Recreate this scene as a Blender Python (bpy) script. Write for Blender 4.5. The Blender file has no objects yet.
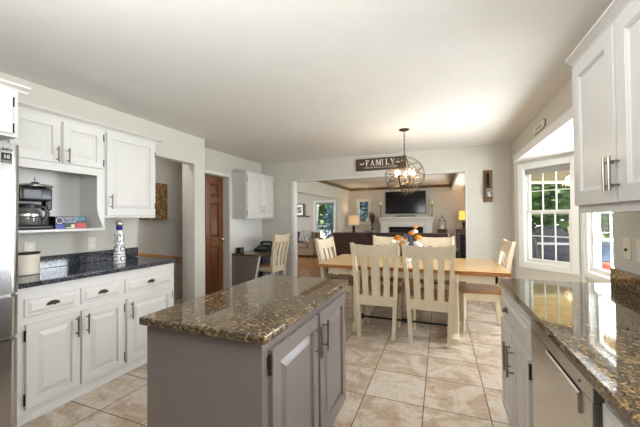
import bpy, bmesh, math, random
from mathutils import Vector, Matrix
random.seed(7)
C = bpy.context.scene.collection
sc = bpy.context.scene
PI = math.pi

# ------------------------------------------------------------------ camera
cam_d = bpy.data.cameras.new('camera'); cam = bpy.data.objects.new('camera', cam_d); C.objects.link(cam)
vy = Vector((440.5-320, -(217.3-213.5), -306.5)).normalized()
vx = -Vector((-460-320, -(225-213.5), -306.5)); vx = (vx - vy*vx.dot(vy)).normalized()
vz = vx.cross(vy)
R3 = Matrix((vx, vy, vz))
cam.matrix_world = Matrix.Translation((0, 0, 1.318)) @ R3.to_4x4()
cam_d.sensor_width = 36; cam_d.lens = 36*306.5/640; cam_d.clip_start = 0.02; cam_d.clip_end = 300
sc.camera = cam
# ------------------------------------------------------------------ world, sun, area lights, exposure
w = bpy.data.worlds.new('sky'); sc.world = w; w.use_nodes = True
bg = w.node_tree.nodes['Background']; bg.inputs[0].default_value = (0.86, 0.93, 1.0, 1); bg.inputs[1].default_value = 2.2
sd = bpy.data.lights.new('sun', 'SUN'); sd.energy = 22.0; sd.angle = 0.01; sd.color = (1, .95, .86)
so = bpy.data.objects.new('sun', sd); C.objects.link(so)
so.rotation_euler = Vector((-.6, .2, -.75)).to_track_quat('-Z', 'Y').to_euler(); so.location = (10, -4, 12)
def area(name, loc, aim, sx, sy, power, col=(1, 1, 1)):
    d = bpy.data.lights.new(name, 'AREA'); d.shape = 'RECTANGLE'; d.size = sx; d.size_y = sy; d.energy = power; d.color = col
    o = bpy.data.objects.new(name, d); C.objects.link(o); o.location = loc
    o.rotation_euler = (Vector(aim)-Vector(loc)).to_track_quat('-Z', 'Y').to_euler()
    return o
area('bay_daylight', (2.0, 3.8, 1.1), (-2.2, 2.5, 1.5), 1.9, 1.6, 240, (.86, .93, 1))
area('side_fill', (1.2, 0.4, 1.65), (-2.0, 1.2, .9), 1.05, .95, 44, (.88, .94, 1))  # fill added behind the made-up side window to brighten the island's right face
area('ceiling_fill', (-.7, -0.1, 1.85), (-.7, 0.5, 2.6), 1.6, .8, 46, (.92, .96, 1))  # fill added above the camera, aimed up to brighten the ceiling
area('living_fill', (1.12, 8.4, 1.5), (-2.5, 8.4, 1.3), 2.6, 1.3, 42, (.95, .97, 1))  # fill added at the unseen opening in the living room's right wall
area('den_fill', (-7.0, 8.0, 1.5), (-4, 9.5, 1.0), 2.4, 1.6, 60, (.93, .96, 1))  # fill added at the unseen opening in the den's left wall
area('stair_fill', (-3.6, 2.9, 2.42), (-4.0, 3.1, 1.0), .5, .5, 6, (1, .97, .92))  # fill without a fixture, added high in the alcove to brighten the stair wall
vs = sc.view_settings
vs.view_transform = 'Standard'; vs.look = 'None'; vs.gamma = 1; vs.use_curve_mapping = False; vs.exposure = 0.3

# ------------------------------------------------------------------ materials
def s2l(c):
    return tuple((v/12.92 if v <= .04045 else ((v+.055)/1.055)**2.4) for v in c)
def rgb(r, g, b): return (*s2l((r/255, g/255, b/255)), 1)
class NT:
    def __init__(s, name):
        s.m = bpy.data.materials.new(name); s.m.use_nodes = True; s.t = s.m.node_tree; s.b = s.t.nodes['Principled BSDF']
        s.tc = None
    def n(s, typ, **kw):
        nd = s.t.nodes.new(typ)
        for k, v in kw.items():
            if k.startswith('_'): setattr(nd, k[1:], v)
            else: nd.inputs[k].default_value = v
        return nd
    def l(s, a, b): s.t.links.new(a, b)
    def co(s, scale=(1, 1, 1), loc=(0, 0, 0)):
        g = s.n('ShaderNodeTexCoord'); mp = s.n('ShaderNodeMapping'); mp.inputs['Scale'].default_value = scale; mp.inputs['Location'].default_value = loc
        s.l(g.outputs['Object'], mp.inputs['Vector']); return mp.outputs[0]
    def ramp(s, fac, stops, interp='LINEAR'):
        r = s.n('ShaderNodeValToRGB'); r.color_ramp.interpolation = interp
        e = r.color_ramp.elements
        while len(e) < len(stops): e.new(.5)
        for i, (p, c) in enumerate(stops): e[i].position = p; e[i].color = c
        s.l(fac, r.inputs[0]); return r.outputs[0]
    def bump(s, h, strength, dist=.01):
        b = s.n('ShaderNodeBump', Strength=strength, Distance=dist); s.l(h, b.inputs['Height']); s.l(b.outputs[0], s.b.inputs['Normal'])
def plain(name, c, rough=.5, metal=0, var=.04, scale=6, bump=0, bscale=80, spec=.5, coat=0):
    t = NT(name); b = t.b
    b.inputs['Roughness'].default_value = rough; b.inputs['Metallic'].default_value = metal; b.inputs['Specular IOR Level'].default_value = spec
    b.inputs['Coat Weight'].default_value = coat
    nz = t.n('ShaderNodeTexNoise', Scale=scale, Detail=3); t.l(t.co(), nz.inputs['Vector'])
    lo = tuple(max(0, v*(1-var)) for v in c[:3])+(1,); hi = tuple(min(1, v*(1+var)) for v in c[:3])+(1,)
    t.l(t.ramp(nz.outputs['Fac'], [(.3, lo), (.7, hi)]), b.inputs['Base Color'])
    if bump:
        n2 = t.n('ShaderNodeTexNoise', Scale=bscale, Detail=2); t.l(t.co(), n2.inputs['Vector']); t.bump(n2.outputs['Fac'], bump)
    return t.m
def emis(name, c, strength, base=None):
    t = NT(name); t.b.inputs['Base Color'].default_value = base or c; t.b.inputs['Emission Color'].default_value = c; t.b.inputs['Emission Strength'].default_value = strength
    return t.m
def granite(name, cool=False):
    t = NT(name); b = t.b; b.inputs['Roughness'].default_value = .05; b.inputs['Specular IOR Level'].default_value = .6
    v = t.n('ShaderNodeTexVoronoi', Scale=95, Randomness=1); t.l(t.co(), v.inputs['Vector'])
    sep = t.n('ShaderNodeSeparateColor'); t.l(v.outputs['Color'], sep.inputs[0])
    c1 = t.ramp(sep.outputs[0], [(0, rgb(22, 20, 19)), (.36, rgb(46, 35, 28)), (.52, rgb(98, 68, 42)), (.74, rgb(138, 108, 66)), (.90, rgb(166, 142, 100)), (1, rgb(80, 80, 78))], 'CONSTANT')
    if cool: c1 = t.ramp(sep.outputs[0], [(0, rgb(20, 22, 28)), (.45, rgb(38, 42, 52)), (.66, rgb(62, 66, 76)), (.84, rgb(96, 98, 104)), (.95, rgb(120, 112, 100))], 'CONSTANT')
    nz = t.n('ShaderNodeTexNoise', Scale=150, Detail=4, Roughness=.7); t.l(t.co(), nz.inputs['Vector'])
    c2 = t.ramp(nz.outputs['Fac'], [(.36, rgb(12, 11, 11)), (.5, rgb(84, 68, 50)), (.66, rgb(176, 160, 130))])
    if cool: c2 = t.ramp(nz.outputs['Fac'], [(.36, rgb(14, 16, 20)), (.5, rgb(48, 52, 62)), (.68, rgb(140, 142, 146))])
    mx = t.n('ShaderNodeMix', _data_type='RGBA'); mx.inputs[0].default_value = .5
    t.l(c1, mx.inputs[6]); t.l(c2, mx.inputs[7]); t.l(mx.outputs[2], b.inputs['Base Color'])
    return t.m
def wood(name, c1, c2, rough=.35, axis=0, scale=1.0, coat=0):
    t = NT(name); b = t.b; b.inputs['Roughness'].default_value = rough; b.inputs['Coat Weight'].default_value = coat
    s = [14*scale]*3; s[axis] = 1.2*scale
    nz = t.n('ShaderNodeTexNoise', Scale=1.6, Detail=6, Roughness=.6, Distortion=.5); t.l(t.co(tuple(s)), nz.inputs['Vector'])
    t.l(t.ramp(nz.outputs['Fac'], [(.3, c1), (.7, c2)]), b.inputs['Base Color'])
    t.bump(nz.outputs['Fac'], .08, .004)
    return t.m
def tile_floor():
    t = NT('travertine_tile'); b = t.b
    br = t.n('ShaderNodeTexBrick', Scale=1, _offset=0, _squash=1)
    br.inputs['Brick Width'].default_value = .417; br.inputs['Row Height'].default_value = .417
    br.inputs['Mortar Size'].default_value = .0035; br.inputs['Mortar Smooth'].default_value = .1; br.inputs['Bias'].default_value = 0
    br.inputs['Color1'].default_value = (.2, .2, .2, 1); br.inputs['Color2'].default_value = (.8, .8, .8, 1)
    t.l(t.co(loc=(.128+.417*8, -2.267+.417*8, 0)), br.inputs['Vector'])
    n1 = t.n('ShaderNodeTexNoise', Scale=3.6, Detail=10, Roughness=.7, Distortion=.7)
    # shift the veining per tile
    sc_ = t.n('ShaderNodeVectorMath', _operation='SCALE'); sc_.inputs[3].default_value = 9
    t.l(br.outputs['Color'], sc_.inputs[0])
    ad = t.n('ShaderNodeVectorMath', _operation='ADD'); t.l(t.co((1.1, 1.3, 1)), ad.inputs[0]); t.l(sc_.outputs[0], ad.inputs[1]); t.l(ad.outputs[0], n1.inputs['Vector'])
    col = t.ramp(n1.outputs['Fac'], [(.28, rgb(146, 122, 102)), (.41, rgb(184, 162, 142)), (.5, rgb(204, 187, 168)), (.59, rgb(214, 204, 194)), (.72, rgb(192, 170, 148))])
    n2 = t.n('ShaderNodeTexNoise', Scale=26, Detail=4, Roughness=.7); t.l(t.co(), n2.inputs['Vector'])
    spots = t.ramp(n2.outputs['Fac'], [(.3, (.72, .66, .6, 1)), (.48, (1, 1, 1, 1))])
    m1 = t.n('ShaderNodeMix', _data_type='RGBA', _blend_type='MULTIPLY'); m1.inputs[0].default_value = .75; t.l(col, m1.inputs[6]); t.l(spots, m1.inputs[7])
    tint = t.ramp(br.outputs['Color'], [(0, (.86, .84, .82, 1)), (1, (1.0, 1.0, 1.0, 1))])
    m2 = t.n('ShaderNodeMix', _data_type='RGBA', _blend_type='MULTIPLY'); m2.inputs[0].default_value = .8; t.l(m1.outputs[2], m2.inputs[6]); t.l(tint, m2.inputs[7])
    m3 = t.n('ShaderNodeMix', _data_type='RGBA'); t.l(br.outputs['Fac'], m3.inputs[0]); t.l(m2.outputs[2], m3.inputs[6]); m3.inputs[7].default_value = rgb(112, 88, 72)
    t.l(m3.outputs[2], b.inputs['Base Color'])
    rr = t.ramp(n1.outputs['Fac'], [(.3, (.30,)*3+(1,)), (.7, (.18,)*3+(1,))]); t.l(rr, b.inputs['Roughness'])
    inv = t.n('ShaderNodeMath', _operation='SUBTRACT'); inv.inputs[0].default_value = 1; t.l(br.outputs['Fac'], inv.inputs[1]); t.bump(inv.outputs[0], .25, .003)
    return t.m
def plank_floor(name, c1, c2, rough, width=.085, run=0):
    t = NT(name); b = t.b; b.inputs['Roughness'].default_value = rough
    br = t.n('ShaderNodeTexBrick', Scale=1, _offset=.43)
    br.inputs['Brick Width'].default_value = 1.3; br.inputs['Row Height'].default_value = width; br.inputs['Mortar Size'].default_value = .0015
    br.inputs['Color1'].default_value = c1; br.inputs['Color2'].default_value = c2; br.inputs['Mortar'].default_value = tuple(v*.35 for v in c1[:3])+(1,)
    mp = t.co((1, 1, 1)); t.l(mp, br.inputs['Vector'])
    nz = t.n('ShaderNodeTexNoise', Scale=3, Detail=5); t.l(t.co((2, 20, 2)), nz.inputs['Vector'])
    g = t.ramp(nz.outputs['Fac'], [(.3, (.75, .72, .7, 1)), (.7, (1, 1, 1, 1))])
    mx = t.n('ShaderNodeMix', _data_type='RGBA', _blend_type='MULTIPLY'); mx.inputs[0].default_value = .7; t.l(br.outputs['Color'], mx.inputs[6]); t.l(g, mx.inputs[7]); t.l(mx.outputs[2], b.inputs['Base Color'])
    return t.m
def steel(name, c, rough=.3, axis=2):
    t = NT(name); b = t.b; b.inputs['Metallic'].default_value = 1; b.inputs['Roughness'].default_value = rough
    s = [220]*3; s[axis] = 2
    nz = t.n('ShaderNodeTexNoise', Scale=1, Detail=2); t.l(t.co(tuple(s)), nz.inputs['Vector'])
    lo = tuple(v*.93 for v in c[:3])+(1,)
    t.l(t.ramp(nz.outputs['Fac'], [(.3, lo), (.7, c)]), b.inputs['Base Color'])
    return t.m
def glass_pane(name, k=.07, tint=(1, 1, 1, 1)):
    t = NT(name); t.t.nodes.remove(t.b)
    tr = t.n('ShaderNodeBsdfTransparent'); tr.inputs[0].default_value = tint
    gl = t.n('ShaderNodeBsdfGlossy'); gl.inputs['Roughness'].default_value = .01
    mx = t.n('ShaderNodeMixShader'); mx.inputs[0].default_value = k
    t.l(tr.outputs[0], mx.inputs[1]); t.l(gl.outputs[0], mx.inputs[2])
    t.l(mx.outputs[0], t.t.nodes['Material Output'].inputs[0]); return t.m
def clear_glass(name):
    t = NT(name); t.b.inputs['Transmission Weight'].default_value = .9; t.b.inputs['Roughness'].default_value = .03; t.b.inputs['Base Color'].default_value = (.9, .9, .88, 1)
    return t.m
def leaf_mat(name, dark, light):
    t = NT(name); b = t.b; b.inputs['Roughness'].default_value = .55
    nz = t.n('ShaderNodeTexNoise', Scale=2.6, Detail=4); t.l(t.co(), nz.inputs['Vector'])
    t.l(t.ramp(nz.outputs['Fac'], [(.35, dark), (.65, light)]), b.inputs['Base Color'])
    b.inputs['Subsurface Weight'].default_value = 0
    return t.m
def fabric(name, c, scale=180, var=.2, rough=.9):
    t = NT(name); b = t.b; b.inputs['Roughness'].default_value = rough; b.inputs['Specular IOR Level'].default_value = .2
    nz = t.n('ShaderNodeTexNoise', Scale=scale, Detail=2); t.l(t.co(), nz.inputs['Vector'])
    lo = tuple(v*(1-var) for v in c[:3])+(1,); hi = tuple(min(1, v*(1+var)) for v in c[:3])+(1,)
    t.l(t.ramp(nz.outputs['Fac'], [(.35, lo), (.65, hi)]), b.inputs['Base Color']); t.bump(nz.outputs['Fac'], .2, .003)
    return t.m

M = dict(
 graniteb=granite('blue_black_granite', True),
 wall=plain('greige_paint', rgb(205, 200, 190), .85, var=.015, bump=.02, bscale=300),
 wallbay=plain('bay_paint', rgb(205, 200, 190), .85, var=.015),
 ceil=plain('ceiling_paint', rgb(224, 221, 215), .9, var=.012, bump=.03, bscale=120),
 trim=plain('white_trim', rgb(226, 225, 221), .35, var=.01),
 cab=plain('white_cabinet_paint', rgb(212, 209, 204), .33, var=.012),
 isl=plain('taupe_cabinet_paint', rgb(122, 112, 108), .22, var=.015),
 granite=granite('speckled_granite'),
 tile=tile_floor(),
 oak=plank_floor('oak_planks', rgb(160, 108, 64), rgb(184, 132, 84), .08),
 steel=steel('stainless_steel', (.62, .60, .58, 1), .26, 1),
 steelh=steel('brushed_steel', (.60, .59, .57, 1), .25, 1),
 nickel=plain('brushed_nickel', rgb(150, 143, 134), .28, 1, var=.02),
 pewter=plain('dark_pewter', rgb(110, 100, 88), .3, 1, var=.05),
 antique=plain('antique_brass', rgb(126, 108, 88), .4, .8, var=.1),
 bronze=plain('dark_bronze', rgb(62, 52, 44), .4, .8, var=.1),
 navyroof=plain('navy_roof', rgb(44, 62, 92), .6),
 iron=plain('black_iron', rgb(26, 25, 26), .45, .6, var=.1),
 black=plain('black_plastic', rgb(22, 22, 24), .3, var=.1),
 gap=plain('dark_rubber', rgb(30, 24, 22), .7),
 cream=plain('cream_chair_paint', rgb(218, 203, 176), .4, var=.05, scale=9),
 seatwood=wood('brown_seat_wood', rgb(132, 92, 56), rgb(166, 122, 78), .3, 1),
 table=wood('honey_table_wood', rgb(204, 158, 98), rgb(226, 188, 130), .22, 0, coat=.2),
 edge=wood('table_edge_wood', rgb(150, 92, 44), rgb(176, 116, 60), .3, 0),
 door=wood('stained_door_wood', rgb(100, 58, 30), rgb(130, 80, 44), .35, 2),
 rail=wood('handrail_wood', rgb(176, 124, 78), rgb(200, 150, 100), .35, 1),
 darkwood=wood('dark_brown_wood', rgb(62, 44, 34), rgb(84, 60, 46), .5, 0),
 crown=wood('brown_crown_wood', rgb(92, 66, 46), rgb(116, 86, 60), .4, 1),
 rustic=wood('rustic_plank_wood', rgb(96, 66, 40), rgb(140, 100, 62), .7, 2),
 sofa=plain('dark_brown_leather', rgb(74, 50, 43), .33, var=.12, bump=.15, bscale=60),
 armch=plain('black_leather', rgb(40, 38, 46), .3, var=.1),
 dsofa=fabric('taupe_sofa_fabric', rgb(140, 122, 104)),
 cushion=fabric('brown_cushion_fabric', rgb(112, 90, 72)),
 shade=emis('lit_cream_shade', (1, .70, .38, 1), .3, rgb(204, 168, 116)),
 shade2=emis('lit_yellow_shade', (1, .58, .12, 1), .8, rgb(222, 170, 60)),
 bulb=emis('lit_bulb', (1, .74, .42, 1), 11),
 glass=glass_pane('window_glass'),
 jar=clear_glass('jar_glass'),
 ceramic=plain('cream_ceramic', rgb(224, 214, 194), .3, var=.02),
 white=plain('white_ceramic', rgb(238, 236, 230), .25, var=.01),
 plate=plain('almond_plate', rgb(226, 216, 194), .4, var=.01),
 blue=plain('cobalt_glaze', rgb(30, 36, 120), .25, var=.08),
 motif=plain('grey_blue_glaze', rgb(70, 74, 96), .3),
 silver=plain('polished_silver', rgb(190, 188, 184), .15, 1),
 navybox=plain('navy_card', rgb(16, 17, 28), .4), bluecard=plain('blue_card', rgb(44, 46, 150), .4), redcard=plain('red_card', rgb(180, 34, 44), .4),
 tealcard=plain('teal_card', rgb(48, 104, 116), .4), lilac=plain('lilac_ink', rgb(214, 206, 228), .4), yellowcard=plain('pale_yellow_card', rgb(240, 230, 180), .4),
 tv=plain('black_screen', rgb(10, 10, 12), .12, var=.05),
 orange=plain('orange_petals', rgb(222, 140, 40), .7, var=.2, scale=30), wflower=plain('white_petals', rgb(242, 238, 228), .7, var=.05, scale=30),
 slate=fabric('slate_blue_ribbon', rgb(92, 104, 128)), stemg=plain('dry_green_stem', rgb(110, 100, 60), .7),
 reed=plain('dried_reed', rgb(92, 62, 48), .8, var=.2),
 candle=plain('ivory_wax', rgb(240, 226, 196), .5),
 deck=plank_floor('deck_boards', rgb(226, 212, 184), rgb(236, 224, 200), .6, .14),
 pine=plank_floor('pine_ceiling_boards', rgb(246, 222, 164), rgb(252, 234, 188), .5, .13),
 siding=plain('white_siding', rgb(238, 238, 234), .6), greytrim=plain('grey_beam_paint', rgb(120, 116, 110), .6),
 lawn=leaf_mat('lawn_grass', rgb(70, 104, 50), rgb(106, 138, 72)),
 leaf=leaf_mat('leaf_green', rgb(30, 70, 28), rgb(84, 126, 52)), leafd=leaf_mat('dark_leaf', rgb(24, 56, 40), rgb(62, 100, 74)),
 leafb=leaf_mat('blue_green_leaf', rgb(34, 62, 84), rgb(70, 110, 130)),
 bark=plain('bark', rgb(84, 66, 50), .9, var=.2),
 cover=fabric('navy_cover_fabric', rgb(52, 60, 84), 20, .15), bluef=fabric('blue_outdoor_fabric', rgb(58, 96, 138)), redf=fabric('red_outdoor_fabric', rgb(184, 72, 60), 25, .35),
 roller=fabric('grey_shade_fabric', rgb(150, 146, 142), 200, .08),
 ink=plain('white_lettering', rgb(236, 230, 216), .6), greyink=plain('grey_lettering', rgb(110, 110, 112), .4), sticker=plain('black_sticker', rgb(26, 24, 26), .3),
 brownink=plain('brown_lettering', rgb(150, 130, 110), .6), plaque=plain('cream_plaque', rgb(228, 220, 206), .6),
 paper=plain('pale_blue_plastic', rgb(170, 180, 204), .4), photo=None, art=None, pillow=None)
def photo_mat():
    t = NT('photo_print'); nz = t.n('ShaderNodeTexNoise', Scale=9, Detail=3); t.l(t.co(), nz.inputs['Vector'])
    t.l(t.ramp(nz.outputs['Fac'], [(.4, rgb(40, 40, 42)), (.6, rgb(190, 188, 184))]), t.b.inputs['Base Color']); return t.m
def art_mat():
    t = NT('tan_canvas_print'); nz = t.n('ShaderNodeTexNoise', Scale=14, Detail=6, Distortion=2); t.l(t.co((1, 2, 1)), nz.inputs['Vector'])
    t.l(t.ramp(nz.outputs['Fac'], [(.36, rgb(58, 42, 30)), (.5, rgb(132, 98, 60)), (.62, rgb(190, 158, 112))]), t.b.inputs['Base Color']); t.b.inputs['Roughness'].default_value = .7; return t.m
def zig_mat():
    t = NT('black_white_zigzag'); wv = t.n('ShaderNodeTexWave', Scale=5, Distortion=5, Detail=1); wv.inputs['Detail Scale'].default_value = 2
    t.l(t.co((1, 1, 1.5)), wv.inputs['Vector']); t.l(t.ramp(wv.outputs['Fac'], [(.45, rgb(34, 34, 38)), (.55, rgb(206, 202, 194))]), t.b.inputs['Base Color']); t.b.inputs['Roughness'].default_value = .9; return t.m
M['photo'] = photo_mat(); M['art'] = art_mat(); M['pillow'] = zig_mat()

# ------------------------------------------------------------------ mesh helpers
class MB:
    def __init__(s, T=None): s.bm = bmesh.new(); s.T = T or Matrix(); s.sharp = None
    def _merge(s, b, mtx=None):
        m = s.T @ mtx if mtx is not None else s.T
        b.transform(m); me = bpy.data.meshes.new('tmp'); b.to_mesh(me); b.free(); s.bm.from_mesh(me); bpy.data.meshes.remove(me)
    def box(s, x0, x1, y0, y1, z0, z1, bev=0, seg=1, mtx=None):
        b = bmesh.new(); bmesh.ops.create_cube(b, size=1)
        for v in b.verts: v.co = Vector(((x0+x1)/2+v.co.x*(x1-x0), (y0+y1)/2+v.co.y*(y1-y0), (z0+z1)/2+v.co.z*(z1-z0)))
        if bev: bmesh.ops.bevel(b, geom=list(b.edges), offset=bev, segments=seg, profile=.5, affect='EDGES')
        s._merge(b, mtx); return s
    def prism(s, pts, axis, a0, a1, bev=0, mtx=None):
        b = bmesh.new()
        def P(p, a): return {'x': (a, p[0], p[1]), 'y': (p[0], a, p[1]), 'z': (p[0], p[1], a)}[axis]
        A = [b.verts.new(P(p, a0)) for p in pts]; B = [b.verts.new(P(p, a1)) for p in pts]
        b.faces.new(A); b.faces.new(B[::-1]); n = len(pts)
        for i in range(n): b.faces.new((A[i], B[i], B[(i+1) % n], A[(i+1) % n]))
        bmesh.ops.recalc_face_normals(b, faces=b.faces)
        if bev: bmesh.ops.bevel(b, geom=list(b.edges), offset=bev, segments=1, profile=.5, affect='EDGES')
        s._merge(b, mtx); return s
    def tube(s, pts, r, n=8, closed=False, mtx=None, sq=None):
        b = bmesh.new(); pts = [Vector(p) for p in pts]; N = len(pts); rings = []
        rs = r if isinstance(r, (list, tuple)) else [r]*N
        ref = None
        for i, p in enumerate(pts):
            if closed: d = pts[(i+1) % N]-pts[i-1]
            else: d = pts[min(i+1, N-1)]-pts[max(i-1, 0)]
            d.normalize()
            if ref is None:
                ref = Vector((0, 0, 1)) if abs(d.z) < .9 else Vector((1, 0, 0))
            u = (ref-d*ref.dot(d)).normalized(); v = d.cross(u); ref = u
            a, bb = (1, 1) if sq is None else sq
            rings.append([b.verts.new(p+(u*math.cos(2*PI*k/n)*a+v*math.sin(2*PI*k/n)*bb)*rs[i]) for k in range(n)])
        for i in range(N if closed else N-1):
            A = rings[i]; B = rings[(i+1) % N]
            for k in range(n): b.faces.new((A[k], A[(k+1) % n], B[(k+1) % n], B[k]))
        if not closed: b.faces.new(rings[0][::-1]); b.faces.new(rings[-1])
        bmesh.ops.recalc_face_normals(b, faces=b.faces)
        s._merge(b, mtx); return s
    def cyl(s, p0, p1, r0, r1=None, n=16): return s.tube([p0, p1], [r0, r0 if r1 is None else r1], n)
    def lathe(s, prof, c=(0, 0, 0), n=24, mtx=None):
        b = bmesh.new(); rings = []
        for r, z in prof: rings.append([b.verts.new((c[0]+max(r, 1e-4)*math.cos(2*PI*k/n), c[1]+max(r, 1e-4)*math.sin(2*PI*k/n), c[2]+z)) for k in range(n)])
        for A, B in zip(rings, rings[1:]):
            for k in range(n): b.faces.new((A[k], A[(k+1) % n], B[(k+1) % n], B[k]))
        b.faces.new(rings[0][::-1]); b.faces.new(rings[-1])
        bmesh.ops.recalc_face_normals(b, faces=b.faces)
        s._merge(b, mtx); return s
    def ball(s, c, r, sx=1, sy=1, sz=1, sub=2, jit=0):
        b = bmesh.new(); bmesh.ops.create_icosphere(b, subdivisions=sub, radius=1)
        for v in b.verts:
            k = 1+random.uniform(-jit, jit); v.co = Vector((c[0]+v.co.x*r*sx*k, c[1]+v.co.y*r*sy*k, c[2]+v.co.z*r*sz*k))
        s._merge(b); return s
    def rings(s, O, U, V, N, w_, h_, prof):   # nested rectangles: (inset, height)
        s.sharp = 8
        b = bmesh.new(); O, U, V, N = map(Vector, (O, U, V, N)); R = []
        for i, d in prof:
            R.append([b.verts.new(O+U*a+V*c+N*d) for a, c in ((i, i), (w_-i, i), (w_-i, h_-i), (i, h_-i))])
        b.faces.new(R[0][::-1])
        for A, B in zip(R, R[1:]):
            for k in range(4): b.faces.new((A[k], A[(k+1) % 4], B[(k+1) % 4], B[k]))
        b.faces.new(R[-1])
        bmesh.ops.recalc_face_normals(b, faces=b.faces)
        s._merge(b); return s
    def text(s, body, size, mtx, ext=.0008, align='CENTER', sx=1):
        cu = bpy.data.curves.new('t', 'FONT'); cu.body = body; cu.size = size; cu.extrude = ext; cu.align_x = align; cu.align_y = 'CENTER'; cu.resolution_u = 2
        o = bpy.data.objects.new('t', cu); me = bpy.data.meshes.new_from_object(o)
        b = bmesh.new(); b.from_mesh(me); bpy.data.objects.remove(o); bpy.data.curves.remove(cu); bpy.data.meshes.remove(me)
        s._merge(b, mtx @ Matrix.Diagonal((sx, 1, 1, 1))); return s
    def leaves(s, blobs, n, size):
        b = bmesh.new(); tot = sum(r**2 for c, r in blobs)
        for c, r in blobs:
            for _ in range(int(n*r*r/tot)):
                d = Vector((random.gauss(0, 1), random.gauss(0, 1), random.gauss(0, 1))).normalized()*r*random.uniform(.55, 1.05)
                p = Vector(c)+d; q = Matrix.Rotation(random.uniform(0, 6.28), 3, 'Z') @ Matrix.Rotation(random.uniform(-1.3, 1.3), 3, 'X')
                k = size*random.uniform(.6, 1.3)
                b.faces.new([b.verts.new(p+q @ Vector(x)*k) for x in ((-.5, 0, 0), (0, -.32, .05), (.5, 0, 0), (0, .32, .05))])
        s._merge(b); return s
    def build(s, name, mat, parent=None, smooth=35, **props):
        me = bpy.data.meshes.new(name)
        off = Vector((0, 0, 0)); p = parent
        while p is not None: off += p.location; p = p.parent
        if off.length: s.bm.transform(Matrix.Translation(-off))
        s.bm.to_mesh(me); s.bm.free()
        if smooth:
            for pl in me.polygons: pl.use_smooth = True
            me.set_sharp_from_angle(angle=math.radians(s.sharp or smooth))
        me.materials.append(M[mat] if isinstance(mat, str) else mat)
        o = bpy.data.objects.new(name, me); C.objects.link(o); o.parent = parent
        if smooth: md = o.modifiers.new('weighted', 'WEIGHTED_NORMAL'); md.keep_sharp = True; md.weight = 80
        for k, v in props.items(): o[k] = v
        return o
def thing(name, loc, label, cat, group=None, rz=0):
    o = bpy.data.objects.new(name, None); C.objects.link(o); o.location = loc; o.rotation_euler = (0, 0, rz); o.empty_display_size = .1
    o['label'] = label; o['category'] = cat
    if group: o['group'] = group
    return o
def solo(name, mb, mat, loc, label, cat, group=None, smooth=35):
    mb.bm.transform(Matrix.Translation(-Vector(loc)))
    o = mb.build(name, mat, None, smooth); o.location = loc; o['label'] = label; o['category'] = cat
    if group: o['group'] = group
    return o
def struct(name, mb, mat, parent=None, smooth=35):
    o = mb.build(name, mat, parent, smooth)
    if parent is None: o['kind'] = 'structure'
    return o
def dup(o, loc, rz=0, label=None, parent=None):
    c = o.copy(); C.objects.link(c); c.parent = parent
    if parent is None: c.location = loc; c.rotation_euler = (0, 0, rz)
    if label: c['label'] = label
    for ch in [x for x in C.objects if x.parent == o]: dup(ch, None, 0, None, c)
    return c
def mat4(U, V, N, O): 
    m = Matrix.Identity(4)
    for i, a in enumerate((U, V, N)):
        for k in range(3): m[k][i] = a[k]
    for k in range(3): m[k][3] = O[k]
    return m

# ================================================================== SETTING
CE = 2.47; BY = 5.55
XL = -3.15; XR = .955; XH = 1.03
struct('floor', MB().box(-4.3, 1.75, -3, BY+.02, -.1, 0), 'tile')
struct('floor_living', MB().box(-7.6, 1.28, BY+.02, 11.6, -.1, .004), 'oak')
struct('ceiling', MB().box(-4.3, 1.12, -3, BY+.13, CE, CE+.12), 'ceil')
struct('ceiling_living', MB().box(-3.25, 1.28, BY+.13, 11.6, 2.46, 2.6), 'ceil')
struct('ceiling_den', MB().box(-7.6, -3.25, BY+.13, 11.6, 2.36, 2.6), 'ceil')
# left wall with the stair opening
wl = MB().box(XL-.13, XL, -3, 2.44, 0, CE).box(XL-.13, XL, 3.295, 3.495, 0, CE).box(XL-.13, XL, 2.44, 3.295, 2.085, CE)
struct('wall_left', wl, 'wall')
struct('wall_front', MB().box(-4.3, XR+.12, -3.12, -3, 0, CE), 'wall')
XD = -3.5
wd = MB().box(XD-.14, XD, 3.56, 3.69, 0, CE).box(XD-.14, XD, 4.49, BY, 0, CE).box(XD-.14, XD, 3.69, 4.49, 2.07, CE).box(XD, XL-.10, 3.56, 3.60, 0, CE).box(XL-.13, XL-.10, 3.496, 3.56, 0, CE)
struct('wall_pantry', wd, 'wall')
struct('wall_stair', MB().box(-4.22, -4.1, 1.3, 4.8, 0, CE).box(-4.1, XL-.13, 1.3, 1.4, 0, CE).box(-4.1, XD-.14, 4.6, 4.7, 0, CE), 'wall')
# back wall with the wide opening to the living room
OXL, OXR, OZ = -2.75, .40, 2.075
struct('wall_back', MB().box(XD-.14, OXL, BY, BY+.13, 0, CE).box(OXR, XH+.09, BY, BY+.13, 0, CE).box(OXL, OXR, BY, BY+.13, OZ, CE), 'wall')
tb = MB().box(OXL-.005, OXL+.012, BY-.012, BY+.14, 0, OZ+.0).box(OXR-.012, OXR+.003, BY-.004, BY+.14, 0, OZ).box(OXL, OXR, BY-.003, BY+.134, OZ-.012, OZ+.003)
tb.box(OXL-.055, OXL, BY-.015, BY, 0, OZ+.0)
struct('trim_1', tb, 'trim')
# right wall: kitchen part, header over the bay, strip beside the back corner
struct('wall_right', MB().box(XR, XR+.12, -3, -.15, 0, CE).box(XR, XR+.12, .95, 2.335, 0, CE).box(XR, XR+.12, -.15, .95, 0, 1.12).box(XR, XR+.12, -.15, .95, 2.08, CE).box(XH, XH+.09, 2.335, BY, 2.105, CE).box(XR, XH+.09, 2.30, 2.39, 2.105, CE).box(XH, XH+.09, 5.17, BY, 0, 2.105), 'wall')  # side opening in the kitchen part is added to let fill light in
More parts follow.
